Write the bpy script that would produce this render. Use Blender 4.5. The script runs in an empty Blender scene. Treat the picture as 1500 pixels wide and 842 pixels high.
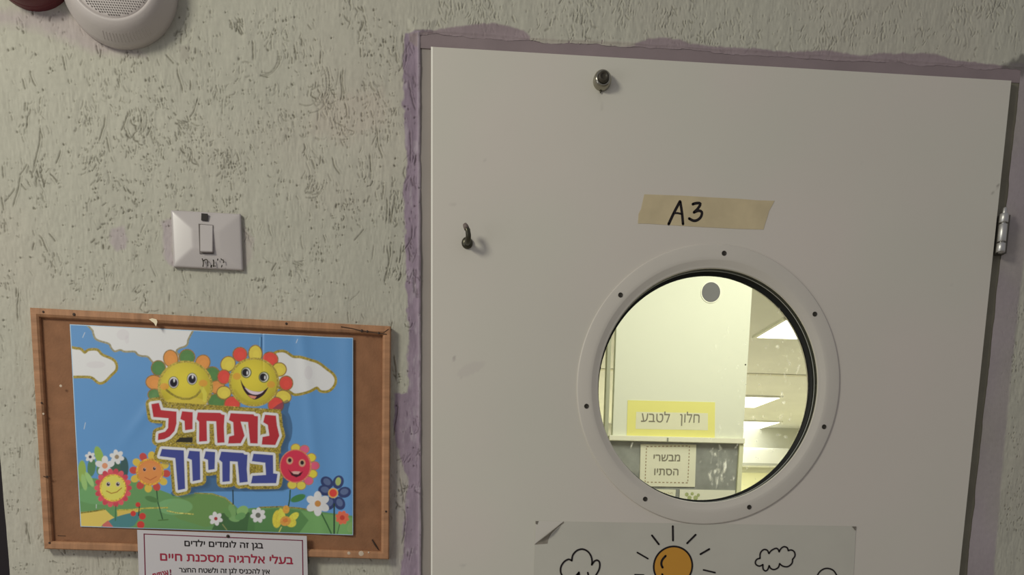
import bpy, bmesh, math, random
import numpy as np
from mathutils import Vector, Matrix

S = bpy.context.scene
C = S.collection
PI = math.pi

# ------------------------------------------------------------------ camera
F_PX, CY_PX = 1360.7, 1032.8            # focal length and principal row (the photo is the top of a taller frame)
EYE = np.array([0.0, -1.528, 1.36])
RC = np.array([[0.99673385, 0.08074284, -0.00149049],
               [-0.0790271, 0.97902077, 0.18781119],
               [0.01662363, -0.18707999, 0.98220402]])
cam = bpy.data.cameras.new('camera'); cam_o = bpy.data.objects.new('camera', cam); C.objects.link(cam_o)
cam.sensor_width = 36.0; cam.sensor_fit = 'HORIZONTAL'; cam.lens = F_PX / 1500 * 36.0
cam.shift_y = (CY_PX - 421) / 1500
cam.clip_start = 0.02
m = Matrix.Identity(4)
for i in range(3):
    m[i][0] = RC[i, 0]; m[i][1] = RC[i, 2]; m[i][2] = -RC[i, 1]; m[i][3] = EYE[i]
cam_o.matrix_world = m
S.camera = cam_o

# ------------------------------------------------------------------ world, lights, exposure
w = bpy.data.worlds.new('daylight'); S.world = w; w.use_nodes = True
w.node_tree.nodes['Background'].inputs[0].default_value = (0.95, 0.93, 0.98, 1)
w.node_tree.nodes['Background'].inputs[1].default_value = 0.27
def area(name, loc, target, sx, sy, power, col):
    l = bpy.data.lights.new(name, 'AREA'); l.shape = 'RECTANGLE'; l.size = sx; l.size_y = sy; l.energy = power; l.color = col
    o = bpy.data.objects.new(name, l); C.objects.link(o); o.location = loc
    o.rotation_euler = (Vector(target) - Vector(loc)).to_track_quat('-Z', 'Y').to_euler()
    return o
area('ceiling_tube_light', (-1.45, -1.45, 2.55), (-0.1, 0, 1.45), 0.45, 0.45, 20.5, (1.0, 0.975, 0.84))
area('side_daylight', (-2.6, -1.6, 1.1), (0, 0, 1.4), 1.2, 1.2, 8, (0.96, 0.97, 1.0))
area('hall_lamp_near', (0.9, 0.75, 2.44), (0.75, 1.0, 1.2), 1.2, 0.5, 14, (1.0, 0.99, 0.86))
area('hall_lamp_far', (1.6, 6.5, 2.46), (1.6, 6.5, 0), 2.0, 3.5, 190, (1.0, 0.99, 0.90))
S.view_settings.view_transform = 'Standard'; S.view_settings.look = 'None'
S.view_settings.exposure = 0.0; S.view_settings.gamma = 1.0

# ------------------------------------------------------------------ helpers
def ray(px, py):
    return RC @ np.array([(px - 750) / F_PX, 1.0, -(py - CY_PX) / F_PX])
def W(px, py, y=0.0):
    d = ray(px, py); t = (y - EYE[1]) / d[1]
    return Vector(EYE + d * t)
def Z(px, py, z):
    d = ray(px, py); t = (z - EYE[2]) / d[2]
    return Vector(EYE + d * t)
def toPX(X, Y, Zc):
    P = np.stack([np.asarray(X, float), np.asarray(Y, float) * np.ones_like(X), np.asarray(Zc, float)], -1) - EYE
    q = P @ RC
    return 750 + F_PX * q[..., 0] / q[..., 1], CY_PX - F_PX * q[..., 2] / q[..., 1]
def lin(c):
    c = np.asarray(c, float) / 255.0
    return np.where(c <= 0.04045, c / 12.92, ((c + 0.055) / 1.055) ** 2.4)

def mat(name, col, rough=0.6, metal=0.0, spec=0.3, var=0.0, vscale=8.0, bump=0.0, bscale=60.0, bdist=0.002, stretch=(1, 1, 1), attr=None, emit=None, coat=0.0):
    M = bpy.data.materials.new(name); M.use_nodes = True
    nt = M.node_tree; b = nt.nodes['Principled BSDF']
    b.inputs['Roughness'].default_value = rough; b.inputs['Metallic'].default_value = metal
    b.inputs['Specular IOR Level'].default_value = spec
    b.inputs['Coat Weight'].default_value = coat
    tc = nt.nodes.new('ShaderNodeTexCoord'); mp = nt.nodes.new('ShaderNodeMapping'); mp.inputs['Scale'].default_value = stretch
    nt.links.new(tc.outputs['Object'], mp.inputs['Vector'])
    src = None
    if attr:
        a = nt.nodes.new('ShaderNodeAttribute'); a.attribute_name = attr; src = a.outputs['Color']
    else:
        r = nt.nodes.new('ShaderNodeRGB'); r.outputs[0].default_value = (*col, 1); src = r.outputs[0]
    if var > 0:
        n = nt.nodes.new('ShaderNodeTexNoise'); n.inputs['Scale'].default_value = vscale; n.inputs['Detail'].default_value = 5
        nt.links.new(mp.outputs[0], n.inputs['Vector'])
        mr = nt.nodes.new('ShaderNodeMapRange'); mr.inputs['From Min'].default_value = 0.25; mr.inputs['From Max'].default_value = 0.75
        mr.inputs['To Min'].default_value = 1 - var; mr.inputs['To Max'].default_value = 1 + var
        nt.links.new(n.outputs['Fac'], mr.inputs['Value'])
        vm = nt.nodes.new('ShaderNodeVectorMath'); vm.operation = 'SCALE'
        nt.links.new(src, vm.inputs[0]); nt.links.new(mr.outputs[0], vm.inputs['Scale']); src = vm.outputs[0]
    nt.links.new(src, b.inputs['Base Color'])
    if bump > 0:
        n2 = nt.nodes.new('ShaderNodeTexNoise'); n2.inputs['Scale'].default_value = bscale; n2.inputs['Detail'].default_value = 4
        nt.links.new(mp.outputs[0], n2.inputs['Vector'])
        bp = nt.nodes.new('ShaderNodeBump'); bp.inputs['Strength'].default_value = bump; bp.inputs['Distance'].default_value = bdist
        nt.links.new(n2.outputs['Fac'], bp.inputs['Height']); nt.links.new(bp.outputs[0], b.inputs['Normal'])
    if emit:
        b.inputs['Emission Color'].default_value = (*emit[0], 1); b.inputs['Emission Strength'].default_value = emit[1]
    return M
def srgb(*c): return tuple(float(v) for v in lin(c))

def link(o, parent=None):
    C.objects.link(o)
    if parent is not None:
        o.parent = parent
        bpy.context.view_layer.update()
        o.matrix_parent_inverse = parent.matrix_world.inverted()
    return o
def obj(name, bm, m, parent=None, smooth=False):
    me = bpy.data.meshes.new(name)
    bmesh.ops.recalc_face_normals(bm, faces=bm.faces)
    bm.to_mesh(me); bm.free(); me.materials.append(m)
    if smooth:
        for p in me.polygons: p.use_smooth = True
    return link(bpy.data.objects.new(name, me), parent)
def thing(name, label, cat, loc, group=None):
    o = bpy.data.objects.new(name, None); o.location = loc; o.empty_display_size = 0.05; C.objects.link(o)
    tag(o, label, cat, group); bpy.context.view_layer.update(); return o
def tag(o, label, cat, group=None):
    o['label'] = label; o['category'] = cat
    if group: o['group'] = group
    return o
def struct(o): o['kind'] = 'structure'; return o
def copy(o, parent, M):
    c = o.copy(); C.objects.link(c); c.parent = parent; c.matrix_world = M; return c

def box(bm, x0, x1, y0, y1, z0, z1, bev=0.0):
    r = bmesh.ops.create_cube(bm, size=1.0)
    vs = r['verts']
    for v in vs:
        v.co = Vector((x0 + (v.co.x + .5) * (x1 - x0), y0 + (v.co.y + .5) * (y1 - y0), z0 + (v.co.z + .5) * (z1 - z0)))
    if bev > 0:
        es = list({e for v in vs for e in v.link_edges})
        bmesh.ops.bevel(bm, geom=es, offset=bev, segments=2, affect='EDGES', profile=0.7)
def lathe(bm, prof, cx, cz, y0=0.0, n=64, ang0=0.0, close_start=False, close_end=False):
    """prof = (radius, y) pairs turned about the y axis through (cx, cz)"""
    rings = []
    for r, y in prof:
        rings.append([bm.verts.new((cx + r * math.cos(ang0 + 2 * PI * k / n), y0 + y, cz + r * math.sin(ang0 + 2 * PI * k / n))) for k in range(n)])
    for a, b in zip(rings, rings[1:]):
        for k in range(n): bm.faces.new((a[k], a[(k + 1) % n], b[(k + 1) % n], b[k]))
    if close_start: bm.faces.new(rings[0])
    if close_end: bm.faces.new(rings[-1])
def tube(bm, pts, rads, n=12, caps=True):
    pts = [Vector(p) for p in pts]; rings = []
    up = Vector((0.13, 0.2, 0.97))
    for i, p in enumerate(pts):
        d = (pts[min(i + 1, len(pts) - 1)] - pts[max(i - 1, 0)]).normalized()
        a = d.cross(up)
        if a.length < 0.1: a = d.cross(Vector((1, 0, 0)))
        a.normalize(); b = d.cross(a)
        r = rads[i] if hasattr(rads, '__len__') else rads
        rings.append([bm.verts.new(p + a * r * math.cos(2 * PI * k / n) + b * r * math.sin(2 * PI * k / n)) for k in range(n)])
    for a, b in zip(rings, rings[1:]):
        for k in range(n): bm.faces.new((a[k], a[(k + 1) % n], b[(k + 1) % n], b[k]))
    if caps: bm.faces.new(rings[0]); bm.faces.new(rings[-1])
def prism(bm, pts, y0, y1):
    """polygon of (x, z) points given as Vectors, from depth y0 (back) to y1 (front)"""
    a = [bm.verts.new((p[0], y0, p[2])) for p in pts]; b = [bm.verts.new((p[0], y1, p[2])) for p in pts]
    n = len(pts)
    bm.faces.new(a); bm.faces.new(b)
    for k in range(n): bm.faces.new((a[k], a[(k + 1) % n], b[(k + 1) % n], b[k]))
def ribbon(bm, pts, width, y, closed=False, cap=True):
    """flat marker stroke through photo points on the plane y; width in metres"""
    P = [W(px, py, y) for px, py in pts]
    if len(P) > 2: # smooth the polyline
        Q = []
        n = len(P)
        rng = range(n) if closed else range(n - 1)
        for i in rng:
            p0 = P[(i - 1) % n] if (closed or i > 0) else P[i]; p1 = P[i]; p2 = P[(i + 1) % n]; p3 = P[(i + 2) % n] if (closed or i + 2 < n) else p2
            for k in range(3):
                t = k / 3
                Q.append(0.5 * ((2 * p1) + (p2 - p0) * t + (2 * p0 - 5 * p1 + 4 * p2 - p3) * t * t + (3 * p1 - p0 - 3 * p2 + p3) * t ** 3))
        if not closed: Q.append(P[-1])
        P = Q
    n = len(P); L = []; R = []
    for i in range(n):
        a = P[(i - 1) % n] if (closed or i > 0) else P[i]; b = P[(i + 1) % n] if (closed or i < n - 1) else P[i]
        d = (b - a); d = d.normalized() if d.length > 0 else Vector((1, 0, 0)); nn = Vector((-d.z, 0, d.x)) * width / 2
        L.append(bm.verts.new(P[i] + nn)); R.append(bm.verts.new(P[i] - nn))
    for i in range(n if closed else n - 1):
        j = (i + 1) % n
        try: bm.faces.new((L[i], R[i], R[j], L[j]))
        except ValueError: pass
    if cap and not closed:
        for e in (0, n - 1):
            c = P[e]; vs = [bm.verts.new(c + Vector((math.cos(t), 0, math.sin(t))) * width / 2) for t in np.linspace(0, 2 * PI, 9)[:-1]]
            bm.faces.new(vs)
def grid_mesh(name, xs, zs, Y, keep, col, m, parent=None, smooth=True, attr='paint', flip=False):
    """a sheet in x and z with depth Y[nz, nx], faces kept by the mask keep[nz-1, nx-1], colours col[nz, nx, 3]"""
    nx, nz = len(xs), len(zs)
    X, Zg = np.meshgrid(xs, zs)
    J, I = np.nonzero(keep)
    v0 = J * nx + I
    F = np.stack([v0, v0 + 1, v0 + nx + 1, v0 + nx], 1)
    used = np.zeros(nx * nz, bool); used[F.ravel()] = True
    remap = np.cumsum(used) - 1; F = remap[F]
    co = np.stack([X.ravel(), np.broadcast_to(Y, X.shape).ravel(), Zg.ravel()], 1)[used].astype(np.float32)
    if flip: F = F[:, ::-1]
    me = bpy.data.meshes.new(name)
    me.vertices.add(len(co)); me.vertices.foreach_set('co', co.ravel())
    me.loops.add(F.size); me.loops.foreach_set('vertex_index', F.ravel().astype(np.int32))
    me.polygons.add(len(F)); me.polygons.foreach_set('loop_start', np.arange(0, F.size, 4, dtype=np.int32))
    me.polygons.foreach_set('use_smooth', np.full(len(F), smooth, bool))
    me.update(calc_edges=True)
    if col is not None:
        ca = me.color_attributes.new(attr, 'FLOAT_COLOR', 'POINT')
        cc = np.ones((len(co), 4), np.float32); cc[:, :3] = col.reshape(-1, 3)[used]
        ca.data.foreach_set('color', cc.ravel())
    me.materials.append(m)
    return link(bpy.data.objects.new(name, me), parent)

rng = np.random.default_rng(7)
def vnoise(X, Y, scale, seed=0, octaves=3):
    """value noise on arrays (used for ragged paint edges, dirt and paper waves)"""
    out = np.zeros(np.shape(X)); amp = 1.0; tot = 0
    for o in range(octaves):
        r = np.random.default_rng(seed * 31 + o); T = r.random((256, 256))
        xs = np.asarray(X) / scale * 2 ** o; ys = np.asarray(Y) / scale * 2 ** o
        xi = np.floor(xs).astype(int); yi = np.floor(ys).astype(int); fx = xs - xi; fy = ys - yi
        fx = fx * fx * (3 - 2 * fx); fy = fy * fy * (3 - 2 * fy)
        a = T[yi % 256, xi % 256]; b = T[yi % 256, (xi + 1) % 256]; c = T[(yi + 1) % 256, xi % 256]; d = T[(yi + 1) % 256, (xi + 1) % 256]
        out += amp * ((a * (1 - fx) + b * fx) * (1 - fy) + (c * (1 - fx) + d * fx) * fy); tot += amp; amp *= 0.5
    return out / tot
def sd_poly(U, V, pts):
    """signed distance (negative inside) from points to a polygon"""
    P = np.asarray(pts, float); d = np.full(U.shape, 1e18); inside = np.zeros(U.shape, bool)
    n = len(P)
    for i in range(n):
        ax, ay = P[i]; bx, by = P[(i + 1) % n]
        ex, ey = bx - ax, by - ay; wx, wy = U - ax, V - ay
        t = np.clip((wx * ex + wy * ey) / (ex * ex + ey * ey + 1e-12), 0, 1)
        dx = wx - ex * t; dy = wy - ey * t; d = np.minimum(d, dx * dx + dy * dy)
        c = ((ay > V) != (by > V)); xx = (bx - ax) * (V - ay) / ((by - ay) if abs(by - ay) > 1e-9 else 1e-9) + ax
        inside ^= c & (U < xx)
    return np.where(inside, -1, 1) * np.sqrt(d)
def sd_line(U, V, pts):
    P = np.asarray(pts, float); d = np.full(U.shape, 1e18)
    for i in range(len(P) - 1):
        ax, ay = P[i]; bx, by = P[i + 1]; ex, ey = bx - ax, by - ay; wx, wy = U - ax, V - ay
        t = np.clip((wx * ex + wy * ey) / (ex * ex + ey * ey + 1e-12), 0, 1)
        d = np.minimum(d, (wx - ex * t) ** 2 + (wy - ey * t) ** 2)
    return np.sqrt(d)
def smooth_pts(P, k=4):
    P = [np.array(p, float) for p in P]; n = len(P); Q = []
    for i in range(n):
        p0, p1, p2, p3 = P[i - 1], P[i], P[(i + 1) % n], P[(i + 2) % n]
        for j in range(k):
            t = j / k
            Q.append(0.5 * (2 * p1 + (p2 - p0) * t + (2 * p0 - 5 * p1 + 4 * p2 - p3) * t * t + (3 * p1 - p0 - 3 * p2 + p3) * t ** 3))
    return Q
class Painter:
    def __init__(s, U, V, base):
        s.U, s.V = U, V; s.c = np.zeros(U.shape + (3,)); s.c[:] = base
    def _put(s, fn, col, box4, grow, glitter, alpha):
        x0, y0, x1, y1 = box4; g = grow + 2
        mk = (s.U > x0 - g) & (s.U < x1 + g) & (s.V > y0 - g) & (s.V < y1 + g)
        if not mk.any(): return
        u, v = s.U[mk], s.V[mk]
        a = np.clip(0.5 - (fn(u, v) - grow), 0, 1) * alpha
        cc = np.asarray(col(u, v) if callable(col) else col, float)
        if glitter > 0:
            cc = cc * (1 + glitter * (vnoise(u, v, 1.7, 77, 2) - 0.5) * 2.1)[:, None] + (vnoise(u, v, 1.3, 78, 1) > 0.86)[:, None] * glitter * 0.25
        s.c[mk] = s.c[mk] * (1 - a[:, None]) + cc * a[:, None]
    def poly(s, P, col, grow=0.0, glitter=0.0, alpha=1.0, smooth=False):
        if smooth: P = smooth_pts(P)
        A = np.asarray(P, float)
        s._put(lambda u, v: sd_poly(u, v, A), col, (A[:, 0].min(), A[:, 1].min(), A[:, 0].max(), A[:, 1].max()), grow, glitter, alpha)
    def line(s, P, wd, col, glitter=0.0, alpha=1.0):
        A = np.asarray(P, float)
        s._put(lambda u, v: sd_line(u, v, A) - wd / 2, col, (A[:, 0].min() - wd, A[:, 1].min() - wd, A[:, 0].max() + wd, A[:, 1].max() + wd), 0, glitter, alpha)
    def ell(s, cx, cy, rx, ry, col, rot=0.0, grow=0.0, glitter=0.0, alpha=1.0):
        c_, s_ = math.cos(rot), math.sin(rot); R = max(rx, ry)
        def fn(u, v):
            a = (u - cx) * c_ + (v - cy) * s_; b = -(u - cx) * s_ + (v - cy) * c_
            k = np.sqrt((a / rx) ** 2 + (b / ry) ** 2); return (k - 1) * min(rx, ry)
        s._put(fn, col, (cx - R, cy - R, cx + R, cy + R), grow, glitter, alpha)

def text_object(name, s, A, B, height, y, m, parent, bold=0.0):
    """lettering whose baseline runs from A to B (photo points on the plane y); height in metres; s is given in screen order"""
    a, b = W(*A, y), W(*B, y)
    cu = bpy.data.curves.new(name, 'FONT'); cu.body = s; cu.size = 1.0; cu.resolution_u = 5; cu.fill_mode = 'NONE'
    o = bpy.data.objects.new(name, cu); C.objects.link(o)
    dg = bpy.context.evaluated_depsgraph_get(); me = bpy.data.meshes.new_from_object(o.evaluated_get(dg))
    bpy.data.objects.remove(o); bpy.data.curves.remove(cu)
    nb = {}
    for e in me.edges:
        p, q = e.vertices; nb.setdefault(p, []).append(q); nb.setdefault(q, []).append(p)
    co = [v.co.copy() for v in me.vertices]; seen = set(); loops = []
    for e in me.edges:
        p, q = e.vertices
        if p in seen: continue
        lp = [p]; seen.add(p); cur = q
        while cur not in seen:
            lp.append(cur); seen.add(cur); nx_ = [t for t in nb[cur] if t not in seen]
            if not nx_: break
            cur = nx_[0]
        L_ = [co[t] for t in lp]; ar = sum(L_[k].x * L_[(k + 1) % len(L_)].y - L_[(k + 1) % len(L_)].x * L_[k].y for k in range(len(L_))) / 2
        loops.append((ar, L_))
    sg = 1 if max(loops, key=lambda t: abs(t[0]))[0] > 0 else -1
    outer = [l for l in loops if l[0] * sg > 0]; holes = [l for l in loops if l[0] * sg < 0]
    x0, x1 = min(v.x for v in co), max(v.x for v in co)
    hx = (b - a); L = hx.length; ux = hx.normalized(); uz = Vector((-ux.z, 0, ux.x)); k = height / 0.6
    bm = bmesh.new()
    shifts = [(0, 0)] if bold <= 0 else [(0, 0), (-1, 0), (1, 0), (0, 1), (0, -1)]
    from mathutils.geometry import tessellate_polygon
    for d_, (sx, sz) in enumerate(shifts):
        for oi, (_, O) in enumerate(outer):
            bx0, bx1 = min(v.x for v in O), max(v.x for v in O)
            H = [h for _, h in holes if min(v.x for v in h) > bx0 and max(v.x for v in h) < bx1]
            pl = [O] + H; flat = [v for l in pl for v in l]
            vs = [bm.verts.new(a + ux * ((v.x - x0) / (x1 - x0) * L + sx * bold * k) + uz * (v.y + sz * bold) * k + Vector((0, -.00001 * (d_ * 2 + oi % 2), 0))) for v in flat]
            for t in tessellate_polygon(pl):
                try: bm.faces.new([vs[q] for q in t])
                except ValueError: pass
    bpy.data.meshes.remove(me)
    return obj(name, bm, m, parent)

# ------------------------------------------------------------------ plaster wall with the door opening
XW = -0.668                                # free end of the wall at the left
HX0, HX1, HZ = -0.0257, 0.8985, 1.36 + 0.7068   # opening for the door
ST = 0.00098
def axis(a, fine0, fine1, b, marks=()):
    o = []
    x = fine0; step = ST
    while x > a: step *= 1.35; x -= step; o.append(x)
    o = [a] + sorted(v for v in o if v > a + 1e-4)
    f = list(np.arange(fine0, fine1, ST))
    x = f[-1]; step = ST; t = []
    while x < b: step *= 1.35; x += step; t.append(x)
    arr = np.array(o + f + [v for v in t if v < b - 1e-4] + [b])
    for mk in marks:
        k = np.argmin(abs(arr - mk)); arr[k] = mk
    return np.unique(arr)
FX0, FX1, FZ0, FZ1 = XW, 1.03, 1.36 - 0.10, 1.36 + 0.85
xs = axis(XW, FX0, FX1, 2.6, (HX0, HX1)); xs = xs[xs >= XW - 1e-9]
zs = axis(0.0, FZ0, FZ1, 2.9, (HZ,))
# relief raster
rx = np.arange(FX0, FX1, ST); rz = np.arange(FZ0, FZ1, ST)
Hn = np.zeros((len(rz), len(rx))); Dn = np.zeros_like(Hn)
def stamp(x, z, sg, depth, dirt_shade):
    i = (x - FX0) / ST; j = (z - FZ0) / ST; i0, j0 = int(i), int(j); R = 4
    sg *= .8
    if i0 < R + 1 or j0 < R + 1 or i0 > len(rx) - R - 2 or j0 > len(rz) - R - 2: return
    ii = np.arange(i0 - R, i0 + R + 1); jj = np.arange(j0 - R, j0 + R + 1)
    d2 = ((ii[None, :] - i) ** 2 + (jj[:, None] - j) ** 2) * (ST * 1000) ** 2
    g = np.exp(-d2 / (2 * sg * sg))
    sl = np.s_[j0 - R:j0 + R + 1, i0 - R:i0 + R + 1]
    Hn[sl] = np.maximum(Hn[sl], g * depth); Dn[sl] = np.maximum(Dn[sl], g * dirt_shade)
rr = random.Random(11)
def scratch(x, z, length, ang, sg, depth, dirt_shade, wob=0.25, curl=0.0):
    n = max(1, int(length / 1.1))
    for k in range(n):
        t = (k + 0.5) / n; f = min(1, 2.2 * math.sin(PI * t) + 0.25)
        stamp(x, z, sg * (0.7 + 0.3 * f), depth * f, dirt_shade * f)
        ang += rr.gauss(0, wob) + curl; x += 0.0011 * math.sin(ang); z -= 0.0011 * math.cos(ang)
def in_view_wall(px, py):
    return not (640 < px < 1475 and py > 130)
def strokes(px, py, n, spread, lmin, lmax, ang=0.0, dirt_shade=0.75, curl=0.0):
    c = W(px, py)
    for _ in range(n):
        scratch(c.x + rr.gauss(0, spread), c.z + rr.gauss(0, spread * 1.2), rr.uniform(lmin, lmax), ang + rr.gauss(0, 0.22),
                rr.choice((.55, .7, .85, 1.15)), rr.uniform(0.6, 1.5), dirt_shade * rr.uniform(0.4, 1.25), 0.2, curl)
# loose single pits and scratches everywhere
for _ in range(2600):
    px, py = rr.uniform(-10, 1510), rr.uniform(-30, 860)
    if not in_view_wall(px, py): continue
    c = W(px, py); k = rr.random(); dk = 0.8 if py > 70 or px < 600 else 0.4
    if k < 0.62: scratch(c.x, c.z, rr.uniform(1, 3.5), rr.gauss(0, .4), rr.uniform(.5, .9), rr.uniform(.5, 1.1), dk * rr.uniform(.25, .9))
    elif k < 0.95: scratch(c.x, c.z, rr.uniform(4, 11), rr.gauss(0, .3), rr.uniform(.5, .8), rr.uniform(.4, 1.0), dk * rr.uniform(.2, .75), .12)
    else: scratch(c.x, c.z, rr.uniform(11, 24), rr.gauss(0, .3), rr.uniform(.6, .9), rr.uniform(.5, 1.0), dk * rr.uniform(.4, .8), .08)
# clusters of short scratches
for _ in range(240):       # single dark pits
    px, py = rr.uniform(0, 640), rr.uniform(0, 842); c = W(px, py); scratch(c.x, c.z, rr.uniform(1, 3), rr.gauss(0, .5), rr.uniform(.8, 1.25), 1.5, rr.uniform(.8, 1.1))
for _ in range(230):
    px, py = rr.uniform(0, 600), rr.uniform(0, 842)
    if rr.random() < 0.3: px = rr.uniform(120, 600); py = rr.uniform(120, 330)
    strokes(px, py, rr.randint(4, 20), rr.uniform(.006, .016), 1.5, rr.choice((4, 6, 9, 16)), rr.gauss(0, .35), rr.uniform(.3, 1.0), rr.gauss(0, .05))
for _ in range(60):
    px, py = rr.uniform(600, 1500), rr.uniform(-10, 62)
    strokes(px, py, rr.randint(6, 16), rr.uniform(.008, .018), 2, 12, rr.gauss(0, .3), rr.uniform(.15, .5))
for _ in range(26):
    strokes(rr.uniform(1470, 1500), rr.uniform(430, 842), rr.randint(3, 9), .012, 1.5, 5, 0, .5)
# the marks that can be recognised one by one in the photo
for a, b in [((31, 255), (10, 300)), ((60, 185), (52, 252)), ((59, 188), (62, 205)), ((38, 150), (37, 165)), ((41, 168), (38, 190)), ((33, 115), (38, 133)), ((44, 105), (50, 130)),
             ((92, 82), (96, 105)), ((141, 66), (143, 80)), ((148, 72), (147, 86)), ((260, 100), (262, 137)), ((290, 142), (283, 176)), ((243, 80), (256, 95)), ((279, 118), (280, 133)),
             ((154, 168), (152, 212)), ((156, 200), (160, 225)), ((186, 170), (180, 195)), ((208, 172), (206, 200)), ((222, 185), (215, 200)), ((4, 243), (1, 262)), ((2, 288), (6, 310)),
             ((6, 320), (7, 342)), ((22, 275), (10, 300)), ((57, 344), (77, 368)), ((50, 355), (47, 368)), ((72, 342), (82, 355)), ((27, 425), (30, 472)), ((24, 422), (25, 436)),
             ((89, 220), (83, 242)), ((40, 240), (27, 258)), ((505, 150), (512, 175)), ((470, 75), (472, 95)), ((431, 65), (434, 90)), ((500, 105), (496, 150)), ((503, 100), (500, 140)),
             ((528, 70), (531, 85)), ((551, 185), (556, 235)), ((487, 230), (492, 260)), ((542, 225), (541, 255)), ((576, 300), (574, 330)), ((579, 285), (578, 330)), ((567, 290), (566, 330)),
             ((571, 305), (572, 330)), ((568, 360), (568, 415)), ((573, 355), (571, 420)), ((588, 360), (587, 388)), ((562, 270), (563, 295)), ((534, 335), (520, 355)), ((405, 385), (398, 398)),
             ((370, 60), (376, 90)), ((382, 110), (395, 115)), ((40, 765), (37, 785)), ((38, 765), (43, 800)), ((30, 655), (28, 672)), ((575, 470), (574, 500)), ((583, 590), (581, 640)), ((586, 700), (589, 740)),
             ((577, 520), (576, 560)), ((592, 745), (594, 800)), ((599, 120), (603, 165)), ((601, 190), (600, 240)), ((604, 330), (601, 380))]:
    A, B = W(*a), W(*b); L = (B - A).length * 1000; ang = math.atan2(B.x - A.x, A.z - B.z)
    scratch(A.x, A.z, L, ang, .85, 1.3, .85, .05)
for _ in range(16): strokes(rr.uniform(594, 612), rr.uniform(60, 842), rr.randint(2, 5), .005, 5, 26, 0, .8)
for cx, cy, r0, r1, n in [(455, 262, 12, 20, 5), (450, 120, 20, 28, 4), (385, 75, 14, 24, 4), (192, 172, 14, 18, 2)]:   # curved trowel swirls
    for k in range(n):
        c = W(cx + rr.uniform(-4, 4), cy + rr.uniform(-4, 4)); rad = rr.uniform(r0, r1) / 1000 * 1.12; a0 = rr.uniform(-1.2, .4)
        for q in range(int(rad * 1000 * 1.5)):
            a = a0 + q / (rad * 1000) * 1.1; stamp(c.x + rad * math.cos(a), c.z - rad * math.sin(a) * 1.2, .75, 1.0, .5)
XR, ZR = np.meshgrid(rx, rz)
PXr, PYr = toPX(XR, 0.0, ZR)
Hr = -0.0013 * Hn + 0.0007 * np.roll(np.roll(Hn, 2, 1), 1, 0)        # groove with a small raised lip
Hr += 0.0016 * (vnoise(XR, ZR * 0.45, 0.012, 3) - .5) + 0.0030 * (vnoise(XR, ZR, 0.07, 5, 2) - .5) + 0.0006 * (vnoise(XR, ZR * .3, .0022, 9, 1) - .5) * np.clip(vnoise(XR, ZR, .03, 10) * 3 - .8, 0, 1)
# smooth zones: painted bands near the door
def band(U, V, pts, grow=0, soft=5, rag=5, seed=1):
    d = sd_poly(U, V, pts) + (vnoise(U, V * .6, 7, seed) - .5) * rag * 2 - grow
    return np.clip(.5 - d / soft, 0, 1)
LEFT = [(592, 47), (640, 47), (640, 860), (588, 860), (592, 760), (597, 700), (583, 655), (577, 630), (578, 577), (598, 577), (597, 450), (594, 400), (593, 330), (591, 280), (596, 240), (594, 200), (590, 150)]
TOP = [(598, 60), (600, 50), (640, 44), (655, 40), (690, 36), (722, 34), (745, 38), (768, 45), (776, 54), (778, 66), (900, 70), (925, 66), (950, 57), (968, 54), (990, 57), (1010, 63), (1060, 69), (1120, 72), (1150, 76),
       (1180, 75), (1212, 73), (1240, 78), (1260, 82), (1290, 78), (1370, 78), (1400, 88), (1440, 93), (1480, 98), (1500, 96), (1520, 140), (632, 85)]
RIGHT = [(1480, 92), (1522, 92), (1516, 200), (1506, 320), (1492, 455), (1484, 520), (1476, 600), (1468, 690), (1460, 790), (1453, 870), (1390, 870), (1420, 500)]
RSOFT = [(1560, 92), (1480, 92), (1390, 870), (1453, 870), (1492, 455), (1560, 300)]
def masks(U, V):
    ml = band(U, V, LEFT, 0, 3, 4, 1); mt = band(U, V, TOP, 0, 3, 2.2, 2); mr_ = band(U, V, RIGHT, 0, 4, 1.5, 4)
    return ml, mt, mr_
ml, mt, mr_ = masks(PXr, PYr)
soft_zone = np.clip(np.maximum(mr_ * .95, mt * .75), 0, 1)
soft_zone = np.maximum(soft_zone, .12 * ml)
Hr *= (1 - soft_zone * .85); Dn *= (1 - soft_zone * .8)
Hr += mt * 0.0006 * (vnoise(XR * .3, ZR, .004, 21) - .4)
# a rounded ridge of plaster along the edge of the opening
ridge = np.exp(-((XR - (HX0 - .003)) / .0022) ** 2) * (ZR < HZ + .004)
Hr += 0.0022 * ridge * (.5 + .8 * vnoise(XR, ZR, .03, 17))
ridge2 = np.exp(-((ZR - (HZ + .006 + .005 * (vnoise(XR, 0 * XR, .08, 8) - .5))) / .0018) ** 2) * ((XR > HX0 - .01))
Hr += 0.0010 * ridge2 * (.4 + vnoise(XR, ZR, .012, 18))
Hr += 0.0030 * band(PXr, PYr, [(600, 30), (635, 30), (632, 48), (604, 50)], 0, 8, 2, 6)
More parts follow.
